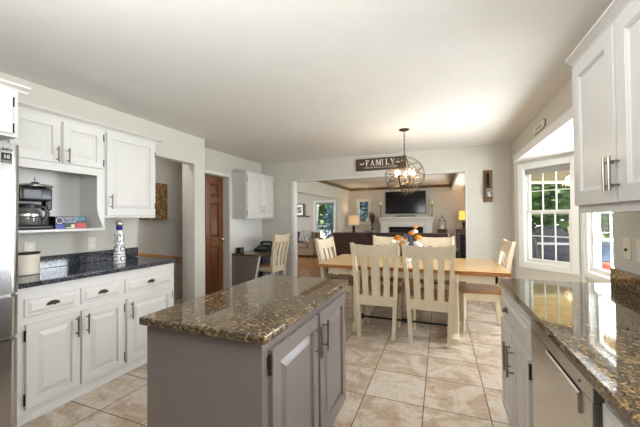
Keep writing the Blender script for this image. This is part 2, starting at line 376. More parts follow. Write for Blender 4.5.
# the bay
struct('ceiling_bay', MB().prism([(1.0, 2.30), (1.12, 2.30), (1.72, 3.0), (1.72, 4.7), (1.03, 5.30), (1.0, 5.2)], 'z', 2.108, 2.2), 'trim')
BA = Vector((1.03, 5.17, 0)); BB = Vector((1.60, 4.60, 0)); BC = Vector((1.60, 3.10, 0)); BD = Vector((1.06, 2.42, 0))
def frame_of(A, B):
    u = (B-A).normalized(); n = Vector((0, 0, 1)).cross(u)
    # inward normal points to the room centre
    if n.dot(Vector((0, 3.8, 0))-A) < 0: n = -n
    return mat4(u, n, Vector((0, 0, 1)), A), (B-A).length
def bay_side(nm, A, B, u0, u1, z0=.665, z1=2.0):
    T, L = frame_of(A, B); m = MB(T)
    m.box(-.03, u0, -.1, 0, 0, 2.12).box(u1, L+.03, -.1, 0, 0, 2.12).box(u0, u1, -.1, 0, 0, z0).box(u0, u1, -.1, 0, z1, 2.12)
    struct(nm, m, 'wallbay'); return T
def window_unit(nm, T, u0, u1, z0, z1, cols, rows, cas=.09, shade=False, meet=None, single=False):
    root = bpy.data.objects.new(nm, None); C.objects.link(root); root['kind'] = 'structure'
    m = MB(T)
    m.box(u0-cas, u0+.008, 0, .022, z0-cas, z1+cas, .004).box(u1-.008, u1+cas, 0, .022, z0-cas, z1+cas, .004)
    m.box(u0+.008, u1-.008, 0, .021, z1-.008, z1+cas, .004).box(u0+.008, u1-.008, 0, .026, z0-cas, z0+.008, .004)
    m.box(u0, u0+.012, -.1, 0, z0, z1).box(u1-.012, u1, -.1, 0, z0, z1).box(u0, u1, -.1, 0, z0, z0+.012).box(u0, u1, -.1, 0, z1-.012, z1)
    m.build('window_casing', 'trim', root)
    mid = meet if meet else (z0+z1)/2
    for (a, b, w0) in (((z0+.012, z1-.012, -.06),) if single else ((z0+.012, mid+.035, -.05), (mid-.02, z1-.012, -.085))):
        f = MB(T); s_ = .038
        f.box(u0+.012, u0+.012+s_, w0, w0+.035, a, b, .003).box(u1-.012-s_, u1-.012, w0, w0+.035, a, b, .003)
        f.box(u0+.05, u1-.05, w0+.001, w0+.034, a, a+s_+.012, .003).box(u0+.05, u1-.05, w0+.001, w0+.034, b-s_, b, .003)
        for i in range(1, cols): x = u0+.05+(u1-u0-.1)*i/cols; f.box(x-.006, x+.006, w0+.01, w0+.026, a, b)
        for j in range(1, rows): z = a+.05+(b-a-.09)*j/rows; f.box(u0+.02, u1-.02, w0+.011, w0+.025, z-.006, z+.006)
        f.build('window_sash', 'trim', root)
        g = MB(T); g.box(u0+.03, u1-.03, w0+.016, w0+.02, a+.02, b-.02); g.build('window_glass', 'glass', root)
    if shade:
        MB(T).box(u0+.014, u1-.014, -.045, -.008, z1-.085, z1-.014, .004).build('roller_shade', 'roller', root)
    return root
T1 = bay_side('wall_bay', BA, BB, .105, .697)
window_unit('window_1', T1, .105, .697, .675, 1.99, 3, 2, .075, True, 1.37)
T2 = bay_side('wall_bay_front', BB, BC, .16, 1.32)
window_unit('window_2', T2, .16, 1.32, .675, 1.99, 3, 2, .07, False, 1.37)
T3 = bay_side('wall_bay_near', BC, BD, .12, .74)
window_unit('window_3', T3, .12, .74, .675, 1.99, 3, 2, .09, False, 1.37)
struct('trim_2', MB(T2).box(.0, .085, 0, .03, 0, 2.108, .006), 'trim')
T6, _ = frame_of(Vector((XR, .95, 0)), Vector((XR, -.15, 0)))
window_unit('added_window', T6, 0, 1.10, 1.12, 2.08, 2, 1, .06, single=True)  # unseen window, made up to frame the opening for the side fill
struct('baseboard_back', MB().box(OXR+.01, XH, BY-.014, BY, 0, .10, .004).box(XD, OXL-.06, BY-.014, BY, 0, .1, .004), 'trim')
struct('baseboard_left', MB().box(XL, XL+.012, 3.295, 3.495, 0, .1, .004).box(XL-.13, XL+.012, 3.285, 3.297, 0, .1, .003), 'trim')
# pantry door
dr = bpy.data.objects.new('door_1', None); C.objects.link(dr); dr['kind'] = 'structure'; dr.location = (XD-.14, 4.09, 0)
MB().box(-.14+XD-.002, XD+.002, 3.69, 3.70, 0, 2.07).box(XD-.14, XD, 4.48, 4.492, 0, 2.07).box(XD-.14, XD, 3.69, 4.49, 2.06, 2.072).build('door_frame', 'wall', dr)
dm = MB(); U = (0, 1, 0); V = (0, 0, 1); N = (1, 0, 0)
dx = XD-.125; y0, y1 = 3.705, 4.475
dm.box(dx-.035, dx-.013, y0, y1, .01, 2.055)
cw = (y1-y0)
def stile(a, b, c, d): dm.box(dx-.013, dx, y0+a, y0+b, c, d, .002)
for a, b in ((0, .11), (cw/2-.055, cw/2+.055), (cw-.11, cw)): stile(a, b, .01, 2.055)
for c, d in ((.01, .22), (.84, 1.0), (1.6, 1.7), (1.93, 2.055)): stile(.111, cw/2-.056, c, d); stile(cw/2+.056, cw-.111, c, d)
for a in (.125, cw/2+.07):
    for c, d in ((.235, .825), (1.015, 1.585), (1.715, 1.915)):
        dm.rings((dx-.013, y0+a, c), U, V, N, cw/2-.195, d-c, [(0, 0), (.008, 0), (.04, .009)])
dm.sharp = 8; dm.build('door_slab', 'door', dr)
MB().lathe([(.028, 0), (.028, .006), (.012, .01), (.012, .035), (.026, .045), (.03, .058), (.02, .072), (0, .075)], n=16, mtx=Matrix.Translation((dx, 4.41, .965)) @ Matrix.Rotation(PI/2, 4, 'Y')).build('door_handle', 'silver', dr)
struct('trim_3', MB().box(XD, XD+.014, 4.492, 4.535, 0, 2.10, .003).box(XD, XD+.014, 3.5, 4.535, 2.072, 2.11, .003), 'trim')

# living room & den shell
LX = -3.25; RX = 1.16; FY = 11.5
w1 = (-4.72, -3.90, .25, 1.96); w2 = (-2.95, -2.51, 1.12, 1.99)
fw = MB()
def wall_y(m, xa, xb, ya, yb, z1, holes):
    xs = sorted(holes); x = xa
    for (a, b, c, d) in xs:
        m.box(x, a, ya, yb, 0, z1); m.box(a, b, ya, yb, 0, c); m.box(a, b, ya, yb, d, z1); x = b
    m.box(x, xb, ya, yb, 0, z1)
wall_y(fw, -7.6, RX+.12, FY, FY+.12, 2.6, [w1, w2])
struct('wall_living_far', fw, 'wall')
struct('wall_living_left', MB().box(LX-.12, LX, 10.35, FY, 0, 2.5).box(LX-.12, LX, BY+.13, 10.35, 1.97, 2.5), 'wall')
m = MB().box(RX, RX+.12, BY+.13, 6.9, 0, 2.5).box(RX, RX+.12, 9.9, FY, 0, 2.5).box(RX, RX+.12, 6.9, 9.9, 0, .75).box(RX, RX+.12, 6.9, 9.9, 2.15, 2.5)  # unseen opening, added to let light into the living room
struct('wall_living_right', m, 'wall')
struct('wall_living_siding', MB().box(RX+.121, RX+.15, BY+.06, 6.9, -.6, 2.7).box(RX+.121, RX+.15, 9.9, FY+.15, -.6, 2.7).box(XH+.091, RX+.12, BY+.131, BY+.16, -.6, 2.7), 'siding')
struct('wall_den_left', MB().box(-7.6, -7.5, BY+.13, 6.5, 0, 2.4).box(-7.6, -7.5, 9.5, FY, 0, 2.4).box(-7.6, -7.5, 6.5, 9.5, 2.1, 2.4), 'wall')  # unseen opening, added to light the den
struct('wall_den_near', MB().box(-7.6, XD-.14, BY+.02, BY+.13, 0, 2.4), 'wall')
struct('beam_living', MB().box(.36, .66, BY+.13, FY, 2.24, 2.47, .004), 'trim')
cr = MB()
pr = [(0, 2.365), (.012, 2.365), (.022, 2.385), (.05, 2.43), (.06, 2.45), (0, 2.45)]
cr.prism([(LX+a, z) for a, z in pr], 'y', BY+.13, FY)
cr.prism([(FY-a, z) for a, z in pr], 'x', LX, .36)
cr.prism([(.36-a*.7, z) for a, z in pr], 'y', BY+.13, FY)
struct('trim_4', cr, 'crown', smooth=0)
def frame_xz(x, y): return mat4(Vector((1, 0, 0)), Vector((0, -1, 0)), Vector((0, 0, 1)), Vector((x, y, 0)))
window_unit('window_4', frame_xz(w1[0], FY), 0, w1[1]-w1[0], w1[2], w1[3], 1, 1, .08, True, single=True)
window_unit('window_5', frame_xz(w2[0], FY), 0, w2[1]-w2[0], w2[2], w2[3], 1, 1, .05, single=True)

# ================================================================== cabinet parts
def raised(m, O, U, V, N, w_, h_, t=.02, fr=.055):
    m.rings(O, U, V, N, w_, h_, [(0, 0), (0, t-.003), (.003, t), (fr-.002, t), (fr+.002, t-.013), (fr+.012, t-.013), (fr+.040, t-.002), (fr+.045, t-.001)])
def drawer_front(m, O, U, V, N, w_, h_, t=.02):
    m.rings(O, U, V, N, w_, h_, [(0, 0), (0, t-.011), (.003, t-.008), (.018, t-.008), (.034, t-.0005), (.036, t)])
def bar_pull(O, V, N, length, mat, parent, name='handle', stand=.032):
    O = Vector(O); V = Vector(V); N = Vector(N); m = MB()
    c = O+N*stand; m.cyl(c-V*length/2, c+V*length/2, .006, n=10)
    for s_ in (-1, 1): m.cyl(O+V*s_*length*.34, c+V*s_*length*.34, .0045, n=8)
    return m.build(name, mat, parent)
def cup_pull(O, U, V, N, parent, mat='pewter', w_=.085):
    m = MB(); n = 14; b = bmesh.new(); O, U, V, N = map(Vector, (O, U, V, N))
    P = []
    for i in range(7):
        th = i/6*PI/2; row = []
        for k in range(n+1):
            ph = PI*k/n
            row.append(b.verts.new(O+U*(w_/2)*math.cos(ph)*math.cos(th*.9)+V*(.028*math.sin(ph)*math.cos(th)-.012)+N*(.003+.026*math.sin(th)*(.35+.65*math.sin(ph)))))
        P.append(row)
    for A, B in zip(P, P[1:]):
        for k in range(n): b.faces.new((A[k], A[k+1], B[k+1], B[k]))
    bmesh.ops.solidify(b, geom=list(b.faces), thickness=.003)
    bmesh.ops.recalc_face_normals(b, faces=b.faces)
    m._merge(b)
    m.box(-w_/2-.004, w_/2+.004, -.014, -.008, 0, .004, mtx=mat4(U, V, N, O))
    return m.build('handle', mat, parent)
def hinge(O, V, N, parent, mat='iron', h_=.06):
    O = Vector(O); V = Vector(V); N = Vector(N)
    m = MB(); m.tube([O-V*h_/2, O+V*h_/2], .006, 8); 
    m.tube([O-V*h_/2-V*.004, O-V*h_/2], .0075, 8); m.tube([O+V*h_/2, O+V*h_/2+V*.004], .0075, 8)
    return m.build('hinge', mat, parent)

# ================================================================== LEFT RUN (faces +X)
U, V, N = (0, 1, 0), (0, 0, 1), (1, 0, 0)
FX = -2.545
def left_base(name, y0, y1, label, drawers, doors):
    t = thing(name, ((XL+FX)/2, (y0+y1)/2, 0), label, 'cabinet')
    b = MB().box(XL+.001, FX, y0, y1, .0, .879)
    b.box(FX-.001, FX+.012, y0, y1, 0, .05, .003).box(FX-.001, FX+.018, y0, y1, 0, .022, .003)
    b.build('body', 'cab', t)
    for a, c in drawers:
        m = MB(); drawer_front(m, (FX, a, .685), U, V, N, c-a, .118); d = m.build('drawer', 'cab', t)
        cup_pull((FX+.015, (a+c)/2, .748), U, V, N, d)
    for a, c, hs in doors:
        m = MB(); raised(m, (FX, a, .085), U, V, N, c-a, .55); d = m.build('door', 'cab', t)
        hy = c-.03 if hs > 0 else a+.03
        bar_pull((FX+.02, hy, .535), V, N, .15, 'nickel', d)
        ey = a-.004 if hs > 0 else c+.004
        for z in (.15, .565): hinge((FX+.012, ey, z), V, N, d)
    return t
left_base('base_cabinet', 1.12, 1.846, 'white base cabinet with two drawers over two doors beside the refrigerator', [(1.163, 1.474), (1.504, 1.816)], [(1.169, 1.492, 1), (1.504, 1.834, -1)])
left_base('base_cabinet', 1.846, 2.375, 'narrower white base cabinet with one drawer over one door by the stair opening', [(1.852, 2.345)], [(1.861, 2.34, -1)])
cb = MB().box(XL+.001, -2.515, 1.10, 2.395, .88, .914, .004, 2).build('worktop', 'graniteb')
ct = thing('countertop', (-2.83, 1.75, .88), 'dark granite worktop on the white cabinets along the left wall', 'countertop')
cb.data.transform(Matrix.Translation(-Vector((-2.83, 1.75, .88)))); cb.parent = ct
MB().box(XL+.001, XL+.021, 1.10, 2.435, .9142, 1.016, .003).build('backsplash', 'graniteb', ct)

UX = -2.82
def crown(m, x0, y0, y1, z0, z1, out=.05, endlo=False, endhi=True):
    m.prism([(x0-.01, z0), (x0+.004, z0), (x0+.012, z0+(z1-z0)*.35), (x0+out-.006, z1-.012), (x0+out, z1-.01), (x0+out, z1), (x0-.01, z1)], 'y', y0, y1+(out if endhi else 0))
    m.box(XL+.002, x0, y0, y1, z1-.02, z1-.002)
t = thing('wall_cabinet', (-2.98, 1.5, 1.235), 'white wall cabinet with two doors over an open niche and shelf', 'cabinet')
ya, yb = 1.06, 1.862
b = MB().box(XL+.001, UX, ya, yb, 1.745, 2.14).box(UX-.02, UX, ya+.03, 1.798, 1.712, 1.745).box(XL+.001, UX, ya, ya+.02, 1.25, 1.745).box(XL+.001, UX-.018, yb-.02, yb-.001, 1.25, 1.745)
pts = [(1.798, 1.745), (1.798, 1.46), (1.800, 1.42), (1.806, 1.38), (1.818, 1.34), (1.832, 1.305), (1.845, 1.28), (1.853, 1.262), (1.855, 1.25), (yb, 1.25), (yb, 1.745)]
b.prism(pts, 'x', UX-.018, UX)
b.box(UX-.018, UX, ya+.001, ya+.03, 1.25, 1.745)
b.build('body', 'cab', t)
MB().box(XL+.001, UX+.012, ya, yb+.003, 1.228, 1.25, .004).build('shelf', 'cab', t)
MB().box(XL+.001, XL+.012, ya+.02, yb-.02, 1.25, 1.745).build('back_panel', 'cab', t)
m = MB(); crown(m, UX, ya, yb, 2.13, 2.172, endhi=False); m.build('crown_moulding', 'cab', t, smooth=0)
for a, c, hs in ((1.195, 1.506, 1), (1.525, 1.838, -1)):
    m = MB(); raised(m, (UX, a, 1.775), U, V, N, c-a, .335); d = m.build('door', 'cab', t)
    bar_pull((UX+.02, c-.028 if hs > 0 else a+.028, 1.84), V, N, .12, 'nickel', d)
    for z in (1.83, 2.055): hinge((UX+.012, a-.004 if hs > 0 else c+.006, z), V, N, d, h_=.05)
t = thing('wall_cabinet', (-2.98, 2.12, 1.34), 'white single-door wall cabinet over the ceramic bottle beside the stair opening', 'cabinet')
MB().box(XL+.001, UX, 1.864, 2.392, 1.34, 2.14).build('body', 'cab', t)
m = MB(); crown(m, UX, 1.864, 2.392, 2.13, 2.172); m.build('crown_moulding', 'cab', t, smooth=0)
m = MB(); raised(m, (UX, 1.872, 1.36), U, V, N, .498, .755); d = m.build('door', 'cab', t)
bar_pull((UX+.02, 1.90, 1.485), V, N, .13, 'nickel', d)
for z in (1.46, 2.0): hinge((UX+.012, 2.376, z), V, N, d, h_=.05)
# cabinet above the refrigerator
QX = -2.35
t = thing('fridge_cabinet', (-2.75, .6, 1.80), 'deep white cabinet above the refrigerator at the left edge', 'cabinet')
MB().box(XL+.001, QX, .1, 1.04, 1.815, 2.11).build('body', 'cab', t)
m = MB(); crown(m, QX, .1, 1.04, 2.09, 2.125, out=.045); m.build('crown_moulding', 'cab', t, smooth=0)
for a, c, hs in ((.13, .565, 1), (.575, 1.01, -1)):
    m = MB(); raised(m, (QX, a, 1.83), U, V, N, c-a, .235); d = m.build('door', 'cab', t)
    bar_pull((QX+.02, c-.03 if hs > 0 else a+.03, 1.9), V, N, .12, 'nickel', d)
    for z in (1.865, 2.02): hinge((QX+.012, a-.004 if hs > 0 else c+.004, z), V, N, d, h_=.045)
# refrigerator
t = thing('refrigerator', (-2.7, .6, 0), 'tall stainless steel refrigerator at the left edge with a black sticker', 'refrigerator')
MB().box(XL+.02, -2.42, .12, 1.05, .02, 1.78, .006).build('body', 'steel', t)
def fr_panel(y0, y1, z0, z1):
    m = MB(); 
    prof = [(-2.415, y0), (-2.415, y1), (-2.40, y1)]
    k = 6; r = .045
    for i in range(k+1): a = i/k*PI/2; prof.append((-2.39+ (r-.005)*math.sin(a), y1-r+r*math.cos(a)))
    for i in range(k+1): a = PI/2-i/k*PI/2; prof.append((-2.39+(r-.005)*math.sin(a), y0+r-r*math.cos(a)))
    m.prism(prof, 'z', z0, z1); return m
for (a, c, z0, z1, nm) in ((.125, .572, .895, 1.775, 'door'), (.58, 1.062, .895, 1.775, 'door'), (.125, 1.062, .64, .872, 'drawer'), (.125, 1.062, .09, .622, 'drawer')):
    p = fr_panel(a, c, z0, z1).build(nm, 'steelh', t)
    if nm == 'door':
        yy = c-.05 if a < .3 else a+.05
        MB().tube([(-2.35, yy, 1.0), (-2.30, yy, 1.03), (-2.30, yy, 1.64), (-2.35, yy, 1.67)], .011, 8).build('handle', 'steelh', p)
    else:
        zz = z1-.05
        MB().tube([(-2.35, .2, zz), (-2.31, .23, zz), (-2.31, .92, zz), (-2.35, .95, zz)], .010, 8).build('handle', 'steelh', p)
SX = -2.349
MB().box(SX-.002, SX+.0012, .966, 1.014, 1.655, 1.715).build('sticker', 'sticker', t)
Tt = mat4(Vector((0, 1, 0)), Vector((0, 0, 1)), Vector((1, 0, 0)), Vector((SX+.0016, .990, 1.692)))
MB().text('10', .03, Tt).build('sticker_number', 'ink', t, smooth=0)
MB().box(SX+.001, SX+.0018, .969, 1.011, 1.659, 1.672).build('sticker_band', 'greyink', t)
Tt = mat4(Vector((0, 1, 0)), Vector((0, 0, 1)), Vector((1, 0, 0)), Vector((SX+.0014, .955, 1.735)))
MB().text('SAMSUNG', .022, Tt, sx=1.2).build('lettering', 'gap', t, smooth=0)
MB().box(XL+.03, -2.43, .14, 1.02, .0, .03).build('base', 'gap', t)

# coffee maker on the shelf
t = thing('coffee_maker', (-2.97, 1.40, 1.25), 'black and steel drip coffee maker on the niche shelf', 'coffee maker')
MB().box(-3.09, -2.86, 1.27, 1.495, 1.25, 1.285, .012, 2).build('base', 'black', t)
MB().box(-3.09, -3.0, 1.28, 1.49, 1.28, 1.60, .012, 2).build('water_tank', 'black', t)
MB().box(-3.05, -2.86, 1.28, 1.49, 1.47, 1.575, .02, 2).build('brew_head', 'black', t)
MB().box(-2.862, -2.856, 1.30, 1.41, 1.485, 1.555, .004).build('front_plate', 'greyink', t)
MB().lathe([(.105, 0), (.11, .006), (.108, .016), (.09, .024), (.03, .03), (.022, .045), (0, .047)], (-2.94, 1.41, 1.576), 24).build('lid', 'silver', t)
MB().lathe([(.075, 0), (.085, .03), (.082, .09), (.06, .125), (.055, .14), (0, .14)], (-2.94, 1.36, 1.286), 24).build('carafe', 'jar', t)
MB().lathe([(.064, 0), (.066, .02), (.03, .03), (0, .03)], (-2.94, 1.36, 1.42), 20).build('carafe_lid', 'black', t)
MB().lathe([(.0855, 0), (.0865, .004), (.0865, .018), (.0855, .022)], (-2.94, 1.36, 1.35), 24).build('carafe_band', 'silver', t)
MB().tube([(-2.94, 1.42, 1.43), (-2.93, 1.47, 1.425), (-2.92, 1.485, 1.37), (-2.925, 1.455, 1.31)], .012, 8, sq=(1.2, .8)).build('carafe_handle', 'black', t)
MB().tube([(-2.99, 1.43, 1.60), (-2.99, 1.43, 1.66)], .003, 6).build('water_gauge', 'iron', t)
MB().box(-3.04, -2.97, 1.495, 1.545, 1.40, 1.56, .015, 2).build('grinder', 'black', t)
# mug
t = thing('mug', (-3.02, 1.565, 1.25), 'white mug behind the coffee box on the niche shelf', 'mug')
MB().lathe([(.03, 0), (.038, .004), (.042, .05), (.043, .105), (.040, .105), (.038, .05), (.03, .01), (0, .008)], (-3.02, 1.565, 1.25), 24).build('bowl', 'white', t)
MB().tube([(-3.02, 1.606, 1.33), (-3.02, 1.632, 1.325), (-3.02, 1.635, 1.295), (-3.02, 1.604, 1.275)], .006, 8).build('handle', 'white', t)
# coffee box
t = thing('coffee_box', (-2.90, 1.62, 1.25), 'dark blue and red coffee box on the niche shelf', 'box')
bx = -2.865; y0, y1 = 1.506, 1.737
MB().box(bx-.09, bx, y0, y1, 1.2502, 1.352, .001).build('carton', 'navybox', t)
MB().box(bx-.01, bx+.0008, y0+.002, y0+.062, 1.252, 1.285).build('blue_panel', 'bluecard', t)
MB().box(bx-.01, bx+.0008, y1-.085, y1-.002, 1.252, 1.295).build('red_panel', 'redcard', t)
MB().box(bx-.01, bx+.0008, y1-.09, y1-.012, 1.312, 1.35).build('teal_panel', 'tealcard', t)
MB().box(bx-.01, bx+.0010, y0+.078, y0+.142, 1.255, 1.262).box(bx-.01, bx+.001, y0+.11, y0+.142, 1.262, 1.288, .004).build('cup_picture', 'yellowcard', t)
m = MB(); m.tube([(bx+.0008, y0+.03+.024*math.cos(a*PI/10), 1.318+.024*math.sin(a*PI/10)) for a in range(20)], .003, 6, closed=True)
Tt = mat4(Vector((0, 1, 0)), Vector((0, 0, 1)), Vector((1, 0, 0)), Vector((bx+.0012, y0+.105, 1.334)))
m.text('CARIBOU', .026, Tt, sx=1.0)
Tt[2][3] = 1.308; m.text('COFFEE', .026, Tt)
m.build('lettering', 'lilac', t, smooth=0)
# crock on the counter
t = thing('ceramic_crock', (-2.93, 1.42, .914), 'cream ceramic crock with a dark rim on the left granite worktop', 'crock')
MB().lathe([(.078, 0), (.085, .004), (.085, .145), (.085, .152), (.0, .152)], (-2.93, 1.345, .9142), 32).build('body', 'ceramic', t)
MB().lathe([(.086, 0), (.088, .004), (.088, .010), (.083, .014), (.0, .015)], (-2.93, 1.345, 1.066), 32).build('lid', 'bronze', t)
# ceramic bottle
cbx, cby = -2.80, 1.985
t = thing('ceramic_bottle', (cbx, cby, .914), 'white ceramic bottle painted blue with a silver stopper on the left worktop', 'bottle')
prof = [(.04, 0), (.058, .004), (.061, .03), (.060, .08), (.055, .13), (.046, .18), (.032, .22), (.028, .25), (.034, .285), (.040, .31), (.036, .345), (.024, .375), (.016, .39), (0, .392)]
prof = [(.045, 0), (.060, .004), (.062, .04), (.060, .10), (.052, .17), (.043, .22), (.041, .26), (.044, .30), (.040, .345), (.026, .375), (.020, .40), (0, .402)]
prof = [(a*.8, c*.8) for a, c in prof]
MB().lathe(prof, (cbx, cby, .9142), 28).build('body', 'white', t)
MB().lathe([(.020, 0), (.024, .010), (.029, .026), (.026, .038), (0, .039)], (cbx, cby, 1.223), 20).build('collar', 'blue', t)
MB().lathe([(.024, 0), (.030, .008), (.032, .024), (.027, .042), (.014, .054), (0, .055)], (cbx, cby, 1.262), 20).build('stopper', 'silver', t)
def rad(z):
    for (r0, a), (r1, b_) in zip(prof, prof[1:]):
        if a <= z <= b_: return r0+(r1-r0)*(z-a)/(b_-a+1e-9)
    return .03
m = MB(); va = math.atan2(-cby, -cbx)
for (zc, hh, spans) in ((.044, .026, 4), (.132, .027, 4), (.23, .04, 3)):
    for k in range(spans):
        a0 = va+(k-(spans-1)/2)*(2*PI/ (spans*1.25) if zc < .16 else 1.7); pts = []
        for i in range(15):
            q = i/14*1.7*PI+.5
            z = zc+hh*math.sin(q)*(1 if i < 8 else .8); a = a0+.42*math.cos(q)
            rr = rad(z)+.001; pts.append((cbx+rr*math.cos(a), cby+rr*math.sin(a), .914+z))
        m.tube(pts, .0042, 6)
for zc in (.088, .172): m.lathe([(rad(zc)+.0008, zc-.003), (rad(zc)+.0012, zc), (rad(zc+.003)+.0008, zc+.003)], (cbx, cby, .914), 28)
m.build('painted_motif', 'motif', t)
# outlets on the left wall
def plate_left(y, z, label, nm='wall_outlet', cat='outlet'):
    t = thing(nm, (XL, y, z), label, cat, )
    MB().box(XL, XL+.006, y-.036, y+.036, z-.058, z+.058, .002).build('cover_plate', 'plate', t)
    m = MB()
    for dz in (-.02, .02):
        m.box(XL+.005, XL+.0085, y-.016, y+.016, z+dz-.014, z+dz+.014, .002)
    m.build('receptacle', 'white', t)
plate_left(1.474, 1.085, 'almond outlet on the left wall behind the ceramic crock')
plate_left(1.955, 1.095, 'almond outlet on the left wall between crock and bottle')

# stair alcove: canvas and handrail
solo('canvas_picture', MB().box(-4.099, -4.06, 3.20, 3.672, 1.315, 1.885, .004), 'art', (-4.08, 3.44, 1.315), 'brown and tan canvas picture on the stair wall', 'picture')
t = thing('handrail', (-4.05, 3.6, .5), 'light wood handrail sloping down the stair wall', 'handrail')
rp = [(2.2, .955), (4.5, .52)]
m = MB(); 
m.prism([(2.2, .985), (4.5, .53), (4.5, .58), (2.2, 1.035)], 'x', -4.06, -4.0, .008); m.build('rail', 'rail', t)
MB().prism([(3.7, .635), (4.5, .475), (4.5, .505), (3.7, .665)], 'x', -4.098, -4.05).build('wall_cleat', 'rail', t)
for y in (2.7, 3.5, 4.3):
    z = 1.0-(y-2.2)*.1978-.03
    MB().tube([(-4.099, y, z-.08), (-4.05, y, z-.07), (-4.03, y, z)], .008, 8).build('bracket', 'nickel', t)

# ================================================================== RIGHT RUN (faces -X)
GX = .378
Ur, Nr = (0, -1, 0), (-1, 0, 0)
t = thing('base_cabinet', (.66, 1.98, 0), 'white base cabinet with one wide drawer at the dining end, right of the dishwasher', 'cabinet')
t['label'] = 'white base cabinet with one wide drawer over two doors beyond the dishwasher'
MB().box(GX, XR-.001, 1.625, 2.325, .09, .879).box(GX+.06, XR-.001, 1.625, 2.325, 0, .1).build('body', 'cab', t)
m = MB(); drawer_front(m, (GX, 2.31, .695), Ur, V, Nr, .67, .135); d = m.build('drawer', 'cab', t)
cup_pull((GX-.016, 2.10, .765), Ur, V, Nr, d, 'nickel', .08)
for a, c, hs in ((2.31, 1.983, 1), (1.973, 1.64, -1)):
    m = MB(); raised(m, (GX, a, .11), Ur, V, Nr, a-c, .56); d = m.build('door', 'cab', t)
    hy = c+.035 if hs > 0 else a-.035
    bar_pull((GX-.02, hy, .525), V, Nr, .16, 'nickel', d)
    for z in (.17, .62): hinge((GX-.012, a+.004 if hs > 0 else c-.004, z), V, Nr, d, 'bronze')
t = thing('dishwasher', (.66, 1.32, 0), 'stainless steel dishwasher under the right granite worktop', 'dishwasher')
MB().box(GX+.015, XR-.005, 1.012, 1.618, .1, .878).build('tub', 'gap', t)
dm = MB().box(GX-.012, GX+.014, 1.022, 1.61, .115, .755, .004).box(GX-.012, GX+.014, 1.022, 1.61, .82, .874, .003)
dm.box(GX-.012, GX+.014, 1.022, 1.0925, .75, .825).box(GX-.012, GX+.014, 1.385, 1.61, .75, .825)
d = dm.build('door', 'steelh', t)
MB().box(GX+.010, GX+.013, 1.08, 1.395, .75, .83).build('handle_recess', 'gap', d)
MB().prism([(GX-.010, .752), (GX-.020, .757), (GX-.020, .812), (GX-.014, .815), (GX-.006, .765)], 'y', 1.094, 1.383).build('handle', 'steel', d)
MB().box(GX+.06, GX+.08, 1.02, 1.61, .0, .11).build('kick_plate', 'gap', t)
MB().tube([(GX-.012, 1.10, .845), (GX-.0135, 1.10, .845)], .004, 10).build('indicator', 'gap', d)
t = thing('base_cabinet', (.66, .5, 0), 'white base cabinet at the bottom right corner, nearest under the right worktop', 'cabinet')
MB().box(GX, XR-.001, .1, .985, .09, .879).box(GX+.06, XR-.001, .1, .985, 0, .1).build('body', 'cab', t)
for a in (.968, .525):
    m = MB(); raised(m, (GX, a, .11), Ur, V, Nr, .435, .56); d = m.build('door', 'cab', t)
    bar_pull((GX-.02, a-.40 if a > .6 else a-.035, .55), V, Nr, .16, 'nickel', d)
    m = MB(); drawer_front(m, (GX, a, .705), Ur, V, Nr, .435, .15); d = m.build('drawer', 'cab', t)
    cup_pull((GX-.016, a-.2175, .765), Ur, V, Nr, d, 'nickel', .08)
t = thing('countertop', (.66, 1.1, .88), 'glossy dark granite worktop running along the right wall', 'countertop')
MB().box(.355, XR-.001, -.1, 2.335, .88, .914, .005, 2).build('worktop', 'granite', t)
MB().box(XR-.021, XR-.001, -.1, 2.333, .9142, 1.012, .003).build('backsplash', 'granite', t)
def plate_right(y, z, label, nm, cat, toggle=True):
    t = thing(nm, (XR, y, z), label, cat)
    MB().box(XR-.006, XR, y-.036, y+.036, z-.058, z+.058, .002).build('cover_plate', 'plate', t)
    if toggle: MB().box(XR-.016, XR-.005, y-.005, y+.005, z-.012, z+.004, .002).build('toggle', 'bronze', t)
    else: MB().box(XR-.009, XR-.005, y-.016, y+.016, z-.034, z+.034, .002).build('rocker', 'white', t)
plate_right(2.185, 1.135, 'almond switch plate with a toggle above the right granite splash', 'light_switch', 'switch')
plate_right(2.06, 1.135, 'almond plate at the right edge beside the switch plate', 'wall_outlet', 'outlet', False)
# upper cabinet right
t = thing('wall_cabinet', (.79, 1.45, 1.334), 'white wall cabinet with two bar handles hanging above the right worktop', 'cabinet')
AX = .628; yf = 1.852
MB().box(AX, XR-.001, 1.06, yf, 1.334, 2.09).build('body', 'cab', t)
m = MB()
cp = [(AX+.01, 2.056), (AX-.003, 2.056), (AX-.009, 2.066), (AX-.030, 2.086), (AX-.034, 2.088), (AX-.034, 2.10), (AX+.01, 2.10)]
m.prism(cp, 'y', 1.05, yf+.022).box(AX-.001, XR-.002, 1.05, yf+.015, 2.0905, 2.099); m.build('crown_moulding', 'cab', t, smooth=0)
def shaker(m, O, w_, h_, t_=.02, fr=.062):
    m.rings(O, Ur, V, Nr, w_, h_, [(0, 0), (0, t_-.002), (.002, t_), (fr, t_), (fr+.004, t_-.004), (fr+.008, t_-.004), (fr+.010, t_-.010), (fr+.016, t_-.011)])
for a, c, hs in ((1.84, 1.463, 1), (1.447, 1.07, -1)):
    m = MB(); shaker(m, (AX, a, 1.368), a-c, .672); d = m.build('door', 'cab', t)
    bar_pull((AX-.02, c+.012 if hs > 0 else a-.012, 1.475), V, Nr, .128, 'nickel', d, stand=.03)

